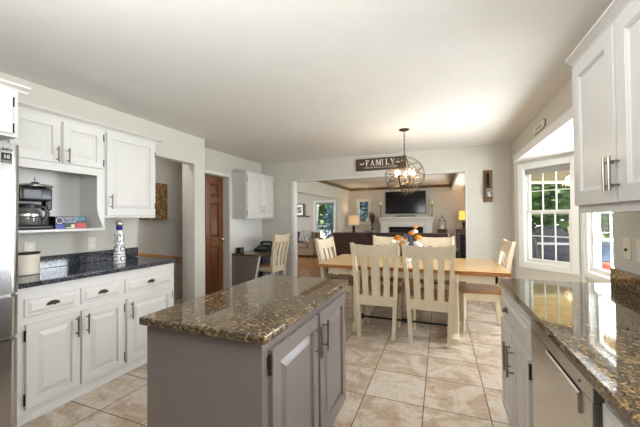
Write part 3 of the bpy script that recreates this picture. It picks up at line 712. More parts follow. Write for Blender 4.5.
# ================================================================== ISLAND
t = thing('kitchen_island', (-.87, 1.43, 0), 'taupe kitchen island with two panelled doors and a granite top', 'kitchen island')
IX0, IX1, IY0, IY1 = -1.163, -.597, .945, 1.918
MB().box(IX0, IX1, IY0, IY1, .125, .88, .002).box(IX0, IX1-.06, IY0, IY1-.04, .0, .13).build('body', 'isl', t)
MB().box(-1.177, -.567, .915, 1.94, .88, .914, .008, 3).build('worktop', 'granite', t)
for a, c, hs in ((.985, 1.428, 1), (1.456, 1.895, -1)):
    m = MB(); raised(m, (IX1, a, .165), U, V, N, c-a, .672, .021, .062); d = m.build('door', 'isl', t)
    bar_pull((IX1+.021, c-.035 if hs > 0 else a+.03, .72), V, N, .15, 'nickel', d)
    for z in (.24, .785): hinge((IX1+.012, a-.006 if hs > 0 else c+.006, z), V, N, d, 'bronze')

# ================================================================== DINING
TX0, TX1, TY0, TY1 = -1.42, .635, 3.50, 4.56
t = thing('dining_table', (-.37, 4.03, 0), 'long honey wood dining table on a cream trestle base', 'table')
MB().box(TX0, TX1, TY0, TY1, .722, .762, .006, 2).build('tabletop', 'table', t)
MB().box(TX0-.004, TX1+.004, TY0-.004, TY0+.02, .720, .7595, .002).box(TX0-.004, TX0+.02, TY0+.02, TY1+.004, .720, .7595, .002).box(TX1-.02, TX1+.004, TY0+.02, TY1+.004, .720, .7595, .002).build('edge_band', 'edge', t)
MB().box(TX0+.1, TX1-.1, TY0+.06, TY0+.085, .64, .722).box(TX0+.1, TX1-.1, TY1-.085, TY1-.06, .64, .722).box(TX0+.1, TX0+.125, TY0+.06, TY1-.06, .64, .722).box(TX1-.125, TX1-.1, TY0+.06, TY1-.06, .64, .722).build('apron', 'cream', t)
for x in (-.935, .125):
    m = MB(); m.prism([(3.46, 0), (3.46, .06), (3.54, .095), (4.52, .095), (4.60, .06), (4.60, 0), (4.5, 0), (4.47, .03), (3.59, .03), (3.56, 0)], 'x', x-.042, x+.042, .004)
    m.box(x-.04, x+.04, 3.54, 3.63, .09, .66, .006).box(x-.04, x+.04, 4.43, 4.52, .09, .66, .006)
    m.box(x-.045, x+.045, 3.48, 4.58, .64, .72, .004)
    m.build('trestle', 'cream', t)
MB().tube([(-.935, 3.60, .15), (.125, 3.60, .15)], .012, 10).cyl((-.42, 3.60, .15), (-.36, 3.60, .15), .024).cyl((-.893, 3.6, .15), (-.87, 3.6, .15), .03).cyl((.06, 3.6, .15), (.084, 3.6, .15), .03).build('stretcher_rod', 'iron', t)

def make_chair(label):
    t = thing('dining_chair', (0, 0, 0), label, 'chair', 'cream slat-back chairs')
    def leg_path(s_): return [(s_*.185, -.235, 0), (s_*.195, -.21, .2), (s_*.205, -.205, .42), (s_*.215, -.225, .62), (s_*.23, -.262, .84), (s_*.243, -.305, 1.045)]
    for s_ in (-1, 1):
        P = leg_path(s_); m = MB(); b = bmesh.new(); R = []
        for (x, y, z) in P:
            hw, hd = (.020, .024) if z < .9 else (.018, .018)
            R.append([b.verts.new((x+a*hw, y+c*hd, z)) for a, c in ((-1, -1), (1, -1), (1, 1), (-1, 1))])
        for A, B in zip(R, R[1:]):
            for k in range(4): b.faces.new((A[k], A[(k+1) % 4], B[(k+1) % 4], B[k]))
        b.faces.new(R[0][::-1]); b.faces.new(R[-1]); bmesh.ops.recalc_face_normals(b, faces=b.faces); m._merge(b)
        m.build('leg', 'cream', t, smooth=50)
        m = MB(); m.tube([(s_*.195, .195, .445), (s_*.192, .195, .25), (s_*.188, .20, 0)], [.031, .027, .020], 4); m.build('leg', 'cream', t, smooth=30)
    # crest rail: curved plank
    def plank(z0, z1, y0, y1, hw0, hw1, bow, th=.018, n=8, arch=0):
        b = bmesh.new(); F = []; 
        for i in range(n+1):
            q = -1+2*i/n; dy = -bow*(1-q*q)
            zt = z1+arch*(1-q*q)
            F.append([b.verts.new(v) for v in ((q*hw0, y0+dy+th/2, z0), (q*hw0, y0+dy-th/2, z0), (q*hw1, y1+dy-th/2, zt), (q*hw1, y1+dy+th/2, zt))])
        for A, B in zip(F, F[1:]):
            for k in range(4): b.faces.new((A[k], A[(k+1) % 4], B[(k+1) % 4], B[k]))
        b.faces.new(F[0][::-1]); b.faces.new(F[-1]); bmesh.ops.recalc_face_normals(b, faces=b.faces)
        m = MB(); m._merge(b); return m
    plank(.895, 1.034, -.272, -.298, .222, .232, .022, arch=-.014).build('crest_rail', 'cream', t)
    for cx0, cx1, hw in ((-.115, -.125, .033), (0, 0, .047), (.115, .125, .033)):
        b = bmesh.new(); F = []
        for i in range(9):
            q = i/8; z = .43+.48*q; y = -.205-.012*math.sin(q*PI)*-1-.075*q**1.4-.012*q; x = cx0+(cx1-cx0)*q
            F.append([b.verts.new(v) for v in ((x-hw, y-.006, z), (x+hw, y-.006, z), (x+hw, y+.006, z), (x-hw, y+.006, z))])
        for A, B in zip(F, F[1:]):
            for k in range(4): b.faces.new((A[k], A[(k+1) % 4], B[(k+1) % 4], B[k]))
        b.faces.new(F[0][::-1]); b.faces.new(F[-1]); bmesh.ops.recalc_face_normals(b, faces=b.faces)
        m = MB(); m._merge(b); m.build('slat', 'cream', t)
    plank(.35, .455, -.206, -.206, .19, .195, .0, .022, 2).build('back_rail', 'cream', t)
    m = MB(); m.prism([(-.205, -.205), (.205, -.205), (.235, .12), (.225, .235), (.12, .252), (-.12, .252), (-.225, .235), (-.235, .12)], 'z', .452, .482, .006); m.build('seat', 'seatwood', t)
    MB().box(-.19, .19, .185, .205, .37, .452).box(-.205, -.183, -.2, .2, .37, .452).box(.183, .205, -.2, .2, .37, .452).build('apron', 'cream', t)
    return t
ch = make_chair('cream dining chair seen from behind, left of the near two')
ch.location = (-.675, 3.60, 0)
dup(ch, (-.123, 3.60, 0), 0, 'cream dining chair seen from behind, right of the near two')
dup(ch, (-.73, 4.50, 0), PI, 'cream dining chair across the table, left of the flowers')
dup(ch, (-.075, 4.50, 0), PI, 'cream dining chair across the table, right of the flowers')
dup(ch, (-1.24, 4.05, 0), -PI/2-.10, 'cream dining chair at the left end of the table by the sofa')
dup(ch, (.43, 4.10, 0), PI/2, 'cream dining chair at the right end of the table by the window')
dup(ch, (-3.0, 5.0, 0), PI/2-.06, 'cream slat-back chair pulled up to the built-in desk')

# flowers
fx, fy = -.40, 4.02
t = thing('flower_arrangement', (fx, fy, .762), 'orange and white flower arrangement with a slate blue ribbon on the dining table', 'flowers')
MB().lathe([(.04, 0), (.05, .003), (.055, .06), (.045, .13), (.05, .2), (.046, .2), (.04, .13), (.0, .12)], (fx, fy, .7622), 20).build('vase', 'white', t)
spots = [(-.17, .25, 'wflower', .034), (-.115, .30, 'orange', .045), (-.06, .22, 'orange', .042), (-.13, .20, 'orange', .03), (.02, .22, 'wflower', .04), (.055, .36, 'orange', .036), (.095, .38, 'wflower', .036), (.105, .44, 'orange', .028),
         (.135, .31, 'orange', .042), (.105, .22, 'wflower', .048), (.14, .2, 'wflower', .04), (-.02, .30, 'orange', .03)]
for dx_, dz_, mt, r in spots:
    c = (fx+dx_, fy+random.uniform(-.05, .05), .762+dz_); m = MB()
    for k in range(9):
        a = k*2.4; e = .25+.6*(k/9)
        m.ball((c[0]+r*.45*math.cos(a)*(1-k/12), c[1]+r*.45*math.sin(a)*(1-k/12), c[2]+r*.5*(e-.5)), r*.85, 1, 1, .8, 1)
    f = m.build('blossom', mt, t)
    MB().tube([(fx, fy, .90), ((fx+c[0])/2, (fy+c[1])/2, (.9+c[2])/2+.02), c], .003, 6).build('stem', 'stemg', f)
m = MB(); m.tube([(fx+.02, fy-.05, .93), (fx+.06, fy-.06, 1.0), (fx+.05, fy-.05, 1.07), (fx-.01, fy-.05, 1.1), (fx-.03, fy-.05, 1.06)], .02, 8, sq=(1.3, .3)); m.build('ribbon', 'slate', t)

# chandelier
hx, hy, hz = -.428, 4.12, 1.865; HR = .252
t = thing('chandelier', (hx, hy, CE), 'bronze orb chandelier with lit candle bulbs hanging over the dining table', 'chandelier')
MB().lathe([(0, -.028), (.02, -.026), (.06, -.012), (.066, -.004), (.066, 0)], (hx, hy, CE-.0005), 28).build('canopy', 'bronze', t)
m = MB(); z = CE-.03; k = 0
while z > hz+HR+.02:
    ax = Vector((1, 0, 0)) if k % 2 else Vector((0, 1, 0))
    m.tube([Vector((hx, hy, z-.016))+ax*.008*math.cos(a*PI/6)+Vector((0, 0, .02*math.sin(a*PI/6))) for a in range(12)], .0028, 6, closed=True)
    z -= .030; k += 1
m.build('chain', 'bronze', t)
MB().cyl((hx, hy, hz+HR+.03), (hx, hy, hz-.12), .006, n=8).lathe([(0, 0), (.02, .004), (.024, .02), (.012, .035), (0, .036)], (hx, hy, hz-.14), 16).build('stem', 'bronze', t)
for i, (rx, rz, rr, wd_) in enumerate(((90, 10, 1, 1), (90, 80, .985, 1), (30, 20, .99, .8), (-35, 70, .975, .7), (58, 140, .96, .6), (-60, 10, .95, .6), (12, 50, .965, .6), (-22, 110, .955, .5), (72, 60, .97, .5), (48, 100, .945, .5))):
    R_ = Matrix.Rotation(math.radians(rz), 4, 'Z') @ Matrix.Rotation(math.radians(rx), 4, 'X'); m = MB()
    b = bmesh.new(); n = 48; ro = HR*rr; RR = []
    for k in range(n):
        a = 2*PI*k/n; c, s_ = math.cos(a), math.sin(a)
        RR.append([b.verts.new((ra*c, ra*s_, zz)) for ra, zz in ((ro, -.007*wd_), (ro, .007*wd_), (ro-.004, .007*wd_), (ro-.004, -.007*wd_))])
    for k in range(n):
        A, B = RR[k], RR[(k+1) % n]
        for q in range(4): b.faces.new((A[q], A[(q+1) % 4], B[(q+1) % 4], B[q]))
    bmesh.ops.recalc_face_normals(b, faces=b.faces)
    m._merge(b, Matrix.Translation((hx, hy, hz)) @ R_); m.build('ring', 'bronze' if i < 2 else 'antique', t)
for k in range(5):
    a = k*2*PI/5+.35; ex, ey = hx+.115*math.cos(a), hy+.115*math.sin(a)
    m = MB(); m.tube([(hx, hy, hz-.11), (hx+.05*math.cos(a), hy+.05*math.sin(a), hz-.125), (hx+.10*math.cos(a), hy+.10*math.sin(a), hz-.10), (ex, ey, hz-.06)], .005, 6)
    arm = m.build('arm', 'bronze', t)
    MB().lathe([(.008, -.01), (.022, 0), (.024, .006), (.011, .008), (.011, .055), (0, .055)], (ex, ey, hz-.06), 14).build('candle_sleeve', 'antique', arm)
    MB().lathe([(.008, 0), (.017, .02), (.019, .035), (.012, .06), (.004, .078), (0, .08)], (ex, ey, hz-.005), 12).build('bulb', 'bulb', arm)
ld = bpy.data.lights.new('chandelier_glow', 'POINT'); ld.energy = 7; ld.shadow_soft_size = .09; ld.color = (1, .82, .58)
lo = bpy.data.objects.new('chandelier_glow', ld); C.objects.link(lo); lo.location = (hx, hy, hz+.09)

# FAMILY sign
t = thing('family_sign', (-1.0, BY, 2.17), 'dark brown wooden sign reading FAMILY above the wide opening', 'sign')
s0, s1, z0, z1 = -1.45, -.545, 2.182, 2.402
MB().box(s0, s1, BY-.022, BY-.001, z0, z1, .003).build('board', 'darkwood', t)
def glyph(m, segs, ox, oz, sx, sz):
    for kind, a in segs:
        if kind == 'b': m.box(ox+a[0]*sx, ox+a[2]*sx, BY-.0242, BY-.0215, oz+a[1]*sz, oz+a[3]*sz)
        else: m.prism([(ox+p[0]*sx, oz+p[1]*sz) for p in a], 'y', BY-.0242, BY-.0215)
F_ = [('b', (.12, 0, .38, 1)), ('b', (.38, .88, .9, 1)), ('b', (.8, .7, .9, .88)), ('b', (.38, .46, .68, .57)), ('b', (0, 0, .5, .07)), ('b', (0, .93, .12, 1))]
A_ = [('p', [(.10, 0), (.22, 0), (.52, .88), (.45, 1)]), ('p', [(.45, 1), (.58, 1), (.92, 0), (.68, 0)]), ('b', (.25, .3, .74, .38)), ('b', (0, 0, .32, .07)), ('b', (.6, 0, 1, .07))]
M_ = [('b', (.10, 0, .2, 1)), ('b', (.78, 0, 1.0, 1)), ('p', [(.12, 1), (.36, 1), (.62, .25), (.52, 0)]), ('p', [(.52, 0), (.6, .1), (.86, 1), (.78, 1)]), ('b', (0, 0, .32, .07)), ('b', (.68, 0, 1.1, .07)), ('b', (0, .93, .3, 1)), ('b', (.8, .93, 1.1, 1))]
I_ = [('b', (.16, 0, .42, 1)), ('b', (0, 0, .58, .07)), ('b', (0, .93, .58, 1))]
L_ = [('b', (.14, 0, .4, 1)), ('b', (.4, 0, .9, .1)), ('b', (.8, .1, .9, .3)), ('b', (0, 0, .2, .07)), ('b', (0, .93, .56, 1))]
Y_ = [('b', (.38, 0, .62, .5)), ('p', [(.06, 1), (.32, 1), (.62, .45), (.38, .45)]), ('p', [(.8, 1), (.92, 1), (.62, .45), (.52, .5)]), ('b', (.25, 0, .75, .07)), ('b', (0, .93, .42, 1)), ('b', (.7, .93, 1, 1))]
m = MB(); ox = s0+.185
for g, wdt in ((F_, .075), (A_, .09), (M_, .105), (I_, .055), (L_, .08), (Y_, .085)):
    glyph(m, g, ox, z0+.085, wdt*.92, .105); ox += wdt+.008
for xa, xb in ((s0+.075, s0+.165), (ox+.005, ox+.11)):
    m.tube([(xa, BY-.023, z0+.115), (xa+.03, BY-.023, z0+.135), (xa+.055, BY-.023, z0+.122), (xb, BY-.023, z0+.150)], .0055, 6)
    m.tube([(xa+.02, BY-.023, z0+.115), (xa+.05, BY-.023, z0+.11), (xb-.01, BY-.023, z0+.128)], .0035, 6)
Tt = mat4(Vector((1, 0, 0)), Vector((0, 0, 1)), Vector((0, -1, 0)), Vector(((s0+s1)/2, BY-.0228, z0+.05)))
m.text('WHERE LIFE BEGINS & LOVE NEVER ENDS', .029, Tt, sx=1.12)
m.build('lettering', 'ink', t, smooth=0)

# jar sconce on the back wall
t = thing('wall_sconce', (.712, BY, 1.55), 'rustic wooden wall sconce holding a jar on the back wall', 'sconce')
MB().box(.648, .776, BY-.022, BY-.001, 1.555, 2.065, .004).build('backboard', 'rustic', t)
MB().tube([(.712, BY-.024, 2.0), (.712, BY-.05, 2.01), (.712, BY-.085, 1.985), (.712, BY-.085, 1.93), (.712, BY-.07, 1.90)], .008, 8).box(.69, .734, BY-.03, BY-.02, 1.80, 2.03, .003).build('hook', 'iron', t)
MB().lathe([(.036, 0), (.046, .006), (.047, .1), (.04, .13), (.032, .142), (.032, .165), (.029, .165), (.029, .14), (.043, .1), (.042, .012), (0, .01)], (.712, BY-.075, 1.63), 20).build('jar', 'jar', t)
MB().lathe([(.02, 0), (.02, .07), (0, .072)], (.712, BY-.075, 1.642), 14).build('candle', 'candle', t)
MB().lathe([(.034, 0), (.036, .004), (.036, .012), (.034, .014)], (.712, BY-.075, 1.775), 20).tube([(.712, BY-.111, 1.782), (.712, BY-.09, 1.85), (.712, BY-.085, 1.92), (.712, BY-.06, 1.85), (.712, BY-.039, 1.782)], .003, 6).build('jar_band', 'iron', t)
# plaque on the header
t = thing('wall_plaque', (XH, 4.0, 2.25), 'small cream plaque with cut corners on the header above the bay', 'plaque')
ps = [(3.79, 2.27), (3.79, 2.325), (3.84, 2.345), (4.17, 2.345), (4.22, 2.325), (4.22, 2.27), (4.17, 2.25), (3.84, 2.25)]
MB().prism(ps, 'x', XH-.012, XH, .002).build('frame', 'brownink', t)
cy_, cz_ = 4.005, 2.2975
MB().prism([(cy_+(a-cy_)*.955, cz_+(b_-cz_)*.82) for a, b_ in ps], 'x', XH-.0145, XH-.011).build('panel', 'plaque', t)
Tt = mat4(Vector((0, -1, 0)), Vector((0, 0, 1)), Vector((-1, 0, 0)), Vector((XH-.0152, cy_, cz_)))
MB().text('gather', .07, Tt, sx=1.4).build('lettering', 'brownink', t, smooth=0)

# ================================================================== DESK NOOK
t = thing('wall_cabinet', (-3.35, 5.06, 1.32), 'white two-door wall cabinet above the built-in desk', 'cabinet')
DX = -3.205; ya, yb = 4.575, 5.535
MB().box(XD+.001, DX, ya, yb, 1.322, 2.155).build('body', 'cab', t)
m = MB(); m.box(XD+.001, DX+.02, ya, yb+.012, 2.145, 2.182, .004); m.build('crown_moulding', 'cab', t)
for a, c, hs in ((4.60, 5.055, 1), (5.062, 5.515, -1)):
    m = MB(); raised(m, (DX, a, 1.345), U, V, N, c-a, .785); d = m.build('door', 'cab', t)
    bar_pull((DX+.02, c-.04 if hs > 0 else a+.04, 1.5), V, N, .13, 'nickel', d)
    for z in (1.43, 2.03): hinge((DX+.012, a-.006 if hs > 0 else c+.006, z), V, N, d)
t = thing('built_in_desk', (-3.2, 5.05, 0), 'built-in desk with a dark granite top and taupe end panel', 'desk')
MB().box(XD+.001, -2.90, 4.53, BY-.016, .668, .70, .004).build('worktop', 'granite', t)
MB().prism([(XD+.001, 0), (-3.05, 0), (-3.05, .1), (-2.93, .668), (XD+.001, .668)], 'y', 4.545, 4.58).build('end_panel', 'isl', t)
MB().prism([(-3.05, .1), (-3.03, .1), (-2.91, .668), (-2.93, .668)], 'y', 4.543, 4.582).build('edge_strip', 'cab', t)
MB().box(XD+.001, -3.46, 4.58, BY-.016, .40, .668).build('back_rail', 'isl', t)
MB().box(XD+.001, -3.06, 5.50, BY-.016, 0, .668).build('far_panel', 'isl', t)
MB().box(XD+.001, XD+.006, 4.535, BY-.001, .701, 1.32).build('splash_panel', 'trim', t)
t = thing('pencil_box', (-3.40, 4.70, .70), 'small black box with a pale side on the desk by the pantry door', 'box')
MB().box(-3.46, -3.37, 4.62, 4.74, .7002, .80, .004).build('case', 'black', t)
MB().box(-3.369, -3.366, 4.64, 4.66, .72, .78).build('label_panel', 'greyink', t)
t = thing('telephone', (-3.25, 5.28, .70), 'black desk telephone at the far end of the desk', 'telephone')
MB().prism([(5.14, .7002), (5.42, .7002), (5.42, .78), (5.36, .80), (5.14, .73)], 'x', -3.42, -3.12, .004).build('base', 'black', t)
MB().tube([(-3.42, 5.40, .82), (-3.36, 5.38, .85), (-3.2, 5.37, .85), (-3.14, 5.39, .82)], [.03, .022, .022, .03], 10).build('handset', 'black', t)
MB().box(-3.30, -3.18, 5.20, 5.27, .745, .758, mtx=None).build('display', 'greyink', t)
t = thing('storage_bin', (-3.2, 5.39, 0), 'pale blue plastic bin standing under the far end of the desk', 'bin')
MB().prism([(5.27, 0), (5.48, 0), (5.49, .55), (5.26, .55)], 'x', -3.32, -3.04, .01).build('tub', 'paper', t)
MB().box(-3.335, -3.025, 5.25, 5.498, .55, .575, .008).build('lid', 'white', t)
MB().box(-3.05, -3.03, 5.31, 5.44, .40, .45, .006).build('handle', 'black', t)

# ================================================================== LIVING ROOM
t = thing('sofa', (-1.2, 7.9, 0), 'long dark brown leather sofa seen from behind in the living room', 'sofa')
sx0, sx1, sy = -2.72, .26, 7.55
MB().box(sx0+.1, sx1-.1, sy, sy+.9, .06, .42, .03, 2).build('base', 'sofa', t)
MB().box(sx0, sx0+.22, sy-.01, sy+.92, .05, .66, .06, 3).build('armrest', 'sofa', t)
MB().box(sx1-.22, sx1, sy-.01, sy+.92, .05, .66, .06, 3).build('armrest', 'sofa', t)
MB().box(sx0+.02, sx1-.02, sy-.02, sy+.18, .1, .84, .05, 3).build('backrest', 'sofa', t)
for k in range(3):
    a = sx0+.06+k*(sx1-sx0-.12)/3; c = a+(sx1-sx0-.12)/3-.01
    MB().box(a, c, sy+.02, sy+.30, .5, .945, .06, 3).build('back_cushion', 'sofa', t)
    MB().box(a+.1, c-.1 if k == 2 else c, sy+.2, sy+.9, .42, .54, .04, 2).build('seat_cushion', 'sofa', t)
for x in (sx0+.2, sx1-.2):
    for y in (sy+.06, sy+.84): MB().box(x-.03, x+.03, y-.03, y+.03, .004, .07).build('foot', 'darkwood', t)
solo('throw_pillow', MB().box(-1.83, -1.55, sy+.06, sy+.24, .94, 1.01, .03, 3), fabric('lilac_grey_fabric', rgb(140, 134, 146)), (-1.69, sy+.15, .94), 'grey pillow lying on top of the brown sofa back', 'pillow')
t = thing('armchair', (.68, 7.4, 0), 'black leather armchair at the right edge of the wide opening', 'armchair')
MB().box(.34, .92, 7.0, 7.75, .08, .44, .04, 2).build('seat', 'armch', t)
MB().prism([(6.92, .1), (7.10, .1), (7.08, .96), (6.90, .99)], 'x', .34, .92, .03).build('backrest', 'armch', t)
for a in (.28, .86): MB().box(a, a+.13, 6.95, 7.75, .08, .62, .04, 3).build('armrest', 'armch', t)
for x in (.37, .9):
    for y in (7.0, 7.7): MB().cyl((x, y, .004), (x, y, .1), .02).build('leg', 'iron', t)
# fireplace
t = thing('fireplace', (-1.15, FY, 0), 'white fireplace surround with a mantel shelf on the far wall', 'fireplace')
gx0, gx1 = -2.02, -.29
MB().box(gx0, gx1, FY-.2, FY-.001, .004, 1.22).build('breast', 'trim', t)
for a in (gx0-.02, gx1-.20): MB().box(a, a+.22, FY-.25, FY-.2, .004, 1.15, .006).box(a-.015, a+.235, FY-.26, FY-.2, .004, .14, .005).box(a-.015, a+.235, FY-.26, FY-.2, 1.1, 1.16, .006).build('pilaster', 'trim', t)
MB().box(gx0+.2, gx1-.2, FY-.24, FY-.2, 1.03, 1.16, .004).build('frieze', 'trim', t)
MB().prism([(FY-.2, 1.15), (FY-.26, 1.16), (FY-.28, 1.22), (FY-.34, 1.30), (FY-.34, 1.345), (FY-.001, 1.345), (FY-.001, 1.15)], 'x', gx0-.08, gx1+.08).build('mantel_shelf', 'trim', t, smooth=0)
MB().box(gx0+.28, gx1-.28, FY-.215, FY-.199, .04, .99).build('firebox', 'black', t)
MB().box(gx0+.28, gx1-.28, FY-.23, FY-.214, .90, .99).build('metal_hood', 'iron', t)
t = thing('television', (-1.17, FY, 1.48), 'large black flat television mounted above the mantel', 'television')
MB().box(-1.885, -.475, FY-.06, FY-.02, 1.46, 2.27, .006).build('case', 'black', t)
MB().box(-1.87, -.49, FY-.063, FY-.058, 1.48, 2.255).build('screen', 'tv', t)
MB().box(-1.4, -.95, FY-.02, FY-.001, 1.7, 2.0).build('wall_mount', 'iron', t)
solo('soundbar', MB().box(-1.52, -.82, FY-.25, FY-.16, 1.3452, 1.40, .012, 2), 'greytrim', (-1.17, FY-.2, 1.345), 'slim grey soundbar lying on the mantel under the television', 'soundbar')
def candle_holder(x, label):
    t = thing('candle_holder', (x, FY-.17, 1.345), label, 'candle holder')
    MB().lathe([(.055, 0), (.06, .006), (.05, .02), (.02, .04), (.016, .10), (.026, .13), (.016, .16), (.016, .3), (.026, .33), (.018, .37), (.03, .40), (.055, .42), (.055, .43), (0, .43)], (x, FY-.17, 1.3452), 18).build('stand', 'greyink', t)
    MB().lathe([(.034, 0), (.034, .13), (.03, .135), (.003, .136), (.003, .155), (0, .155)], (x, FY-.17, 1.7755), 16).build('candle', 'candle', t)
candle_holder(-2.05, 'tall candle holder on the left end of the mantel')
candle_holder(-.27, 'tall candle holder on the right end of the mantel')
# reeds in vase
t = thing('reed_vase', (-2.36, FY-.2, 0), 'tall floor vase of dried brown reeds between window and fireplace', 'vase')
MB().lathe([(.08, 0), (.1, .02), (.13, .3), (.09, .65), (.05, .85), (.06, .93), (.05, .93), (.04, .85), (0, .8)], (-2.36, FY-.2, .004), 20).build('vase', 'bronze', t)
for k in range(14):
    a = k*2.4; m = MB(); ex, ey = -2.36+.11*math.cos(a)*random.uniform(.3, 1), FY-.2+.08*math.sin(a); zz = random.uniform(1.35, 1.62)
    m.tube([(-2.36, FY-.2, .88), ((-2.36+ex)/2, (FY-.2+ey)/2, 1.15), (ex, ey, zz-.2), (ex, ey, zz)], [.004, .004, .014, .004], 6); m.build('reed', 'reed', t)
# lamps and tables
def table_lamp(x, y, zt, rs, hs, label, mat, power, col, zs=None):
    t = thing('table_lamp', (x, y, zt), label, 'lamp')
    zs = zt+.28
    MB().lathe([(.08, 0), (.085, .01), (.06, .03), (.03, .06), (.055, .14), (.06, .18), (.03, .24), (.012, .27), (.012, hs*.5+.28), (0, hs*.5+.28)], (x, y, zt+.0002), 20).build('base', 'bronze', t)
    b = MB(); b.lathe([(rs, 0), (rs*.86, hs), (rs*.86-.004, hs), (rs-.004, 0)], (x, y, zs), 28); b.build('lamp_shade', mat, t)
    ld = bpy.data.lights.new('lamp_glow', 'POINT'); ld.energy = power; ld.color = col; ld.shadow_soft_size = .05
    lo = bpy.data.objects.new('lamp_glow', ld); C.objects.link(lo); lo.location = (x, y, zs+hs*.5)
def side_table(x, y, w_, d_, h_, label, mat='darkwood'):
    t = thing('side_table', (x, y, 0), label, 'table')
    MB().box(x-w_/2, x+w_/2, y-d_/2, y+d_/2, h_-.03, h_, .005).build('table_top', mat, t)
    for a in (-1, 1):
        for c in (-1, 1): MB().box(x+a*(w_/2-.04)-.02, x+a*(w_/2-.04)+.02, y+c*(d_/2-.04)-.02, y+c*(d_/2-.04)+.02, .004, h_-.03).build('leg', mat, t)
    MB().box(x-w_/2+.04, x+w_/2-.04, y-d_/2+.04, y+d_/2-.04, h_-.12, h_-.03).build('drawer_box', mat, t)
side_table(-2.92, 10.75, .5, .45, .80, 'brown side table under the cream lamp in the living room')
table_lamp(-2.92, 10.75, .80, .2, .33, 'cream-shaded lamp glowing beside the small living room window', 'shade', 9, (1, .75, .45))
side_table(.70, 10.9, .5, .45, .93, 'dark side table under the yellow lamp')
table_lamp(.70, 10.9, .95, .155, .29, 'yellow-shaded lamp glowing at the right edge of the opening', 'shade2', 14, (1, .7, .3))
side_table(.05, 11.15, .35, .3, .90, 'small dark stand under the metal lantern right of the fireplace')
t = thing('lantern', (.05, 11.15, .90), 'black metal lantern standing right of the fireplace', 'lantern')
m = MB().box(-.07, .17, 11.03, 11.27, .9002, .92)
for a in (-.06, .16):
    for c in (11.04, 11.26): m.tube([(a, c, .92), (a, c, 1.20), (.05, 11.15, 1.34)], .008, 6)
m.tube([(-.06, 11.04, 1.2), (.16, 11.04, 1.2), (.16, 11.26, 1.2), (-.06, 11.26, 1.2)], .007, 6, closed=True)
m.tube([(.05+.03*math.cos(a*PI/6), 11.15, 1.37+.03*math.sin(a*PI/6)) for a in range(12)], .005, 6, closed=True)
m.build('frame', 'iron', t)
MB().lathe([(.04, 0), (.04, .14), (.003, .142), (0, .16)], (.05, 11.15, .9202), 16).build('candle', 'candle', t)

# den
t = thing('sofa', (-5.0, 9.9, 0), 'taupe fabric sofa in the den left of the living room', 'sofa')
ex0, ex1, ey = -6.1, -3.98, 9.55
MB().box(ex0+.05, ex1-.05, ey, ey+.9, .05, .30, .02).build('base', 'dsofa', t)
MB().box(ex0, ex0+.22, ey-.02, ey+.92, .05, .62, .06, 3).build('armrest', 'dsofa', t)
MB().box(ex1-.22, ex1, ey-.02, ey+.92, .05, .62, .06, 3).build('armrest', 'dsofa', t)
MB().box(ex0+.1, ex1-.1, ey+.68, ey+.92, .2, .82, .06, 3).build('backrest', 'dsofa', t)
for k in range(2):
    a = ex0+.22+k*(ex1-ex0-.44)/2; c = a+(ex1-ex0-.44)/2-.01
    MB().box(a, c, ey-.01, ey+.7, .30, .46, .04, 3).build('seat_cushion', 'dsofa', t)
    MB().box(a, c, ey+.52, ey+.72, .46, .84, .07, 3).build('back_cushion', 'dsofa', t)
for x in (ex0+.1, ex1-.1):
    for y in (ey+.05, ey+.85): MB().box(x-.03, x+.03, y-.03, y+.03, .004, .06).build('foot', 'darkwood', t)
Tr = Matrix.Translation((-4.45, ey+.36, .68)) @ Matrix.Rotation(-.35, 4, 'X') @ Matrix.Rotation(.18, 4, 'Y')
mp = MB(); mp.box(-.23, .23, -.07, .07, -.21, .21, .06, 3, Tr)
solo('throw_pillow', mp, 'pillow', (-4.45, ey+.35, .46), 'black and white patterned pillow on the taupe den sofa', 'pillow')
Tr = Matrix.Translation((-4.97, ey+.40, .67)) @ Matrix.Rotation(-.3, 4, 'X')
mp = MB(); mp.box(-.22, .22, -.06, .06, -.2, .2, .055, 3, Tr)
solo('throw_pillow', mp, 'cushion', (-4.97, ey+.4, .46), 'plain brown pillow on the taupe den sofa', 'pillow')
solo('wall_shelf', MB().box(-5.65, -5.0, FY-.16, FY-.001, 1.385, 1.425, .004), 'darkwood', (-5.3, FY-.08, 1.385), 'dark floating shelf on the den wall', 'shelf')
t = thing('framed_photo', (-5.38, FY-.1, 1.425), 'black framed photo leaning on the floating den shelf', 'picture frame')
MB().box(-5.58, -5.2, FY-.10, FY-.06, 1.4252, 1.92, .004).build('frame', 'black', t)
MB().box(-5.54, -5.24, FY-.103, FY-.099, 1.46, 1.88).build('mat', 'white', t)
MB().box(-5.49, -5.29, FY-.106, FY-.102, 1.54, 1.80).build('photo', 'photo', t)

# ================================================================== OUTSIDE
struct('ground', MB().box(-25, 30, 5.0, 45, -.75, -.65), 'lawn')
struct('ground_side', MB().box(1.8, 30, -25, 5.0, -.75, -.65), 'lawn')
struct('floor_deck', MB().box(1.46, 6.2, 1.0, 10.4, -.22, -.15).box(1.75, 6.2, 1.0, 5.0, -.21, -.15), 'deck')
struct('floor_deck_back', MB().box(-8, 1.4, FY+.14, 14.2, -.22, -.15), 'deck')
struct('ceiling_porch', MB().box(1.76, 4.6, -2.0, 10.6, 2.62, 2.70).box(1.08, 1.76, -2.0, 2.2, 2.62, 2.70).box(1.34, 1.76, 5.75, 10.6, 2.62, 2.70), 'pine')  # stretch along the kitchen wall is unseen, added to block sun from the side opening
T = Matrix.Translation((1.34, 9.3, 0)) @ Matrix.Rotation(math.radians(20), 4, 'Z')
struct('beam_porch', MB().box(0, 3.4, -.08, .08, 2.55, 2.62, mtx=T).box(0, 3.4, -.07, .07, 2.19, 2.25, mtx=T), 'siding')
struct('beam_porch_fascia', MB().box(0, 3.4, -.06, .06, 2.25, 2.55, mtx=T), 'greytrim')
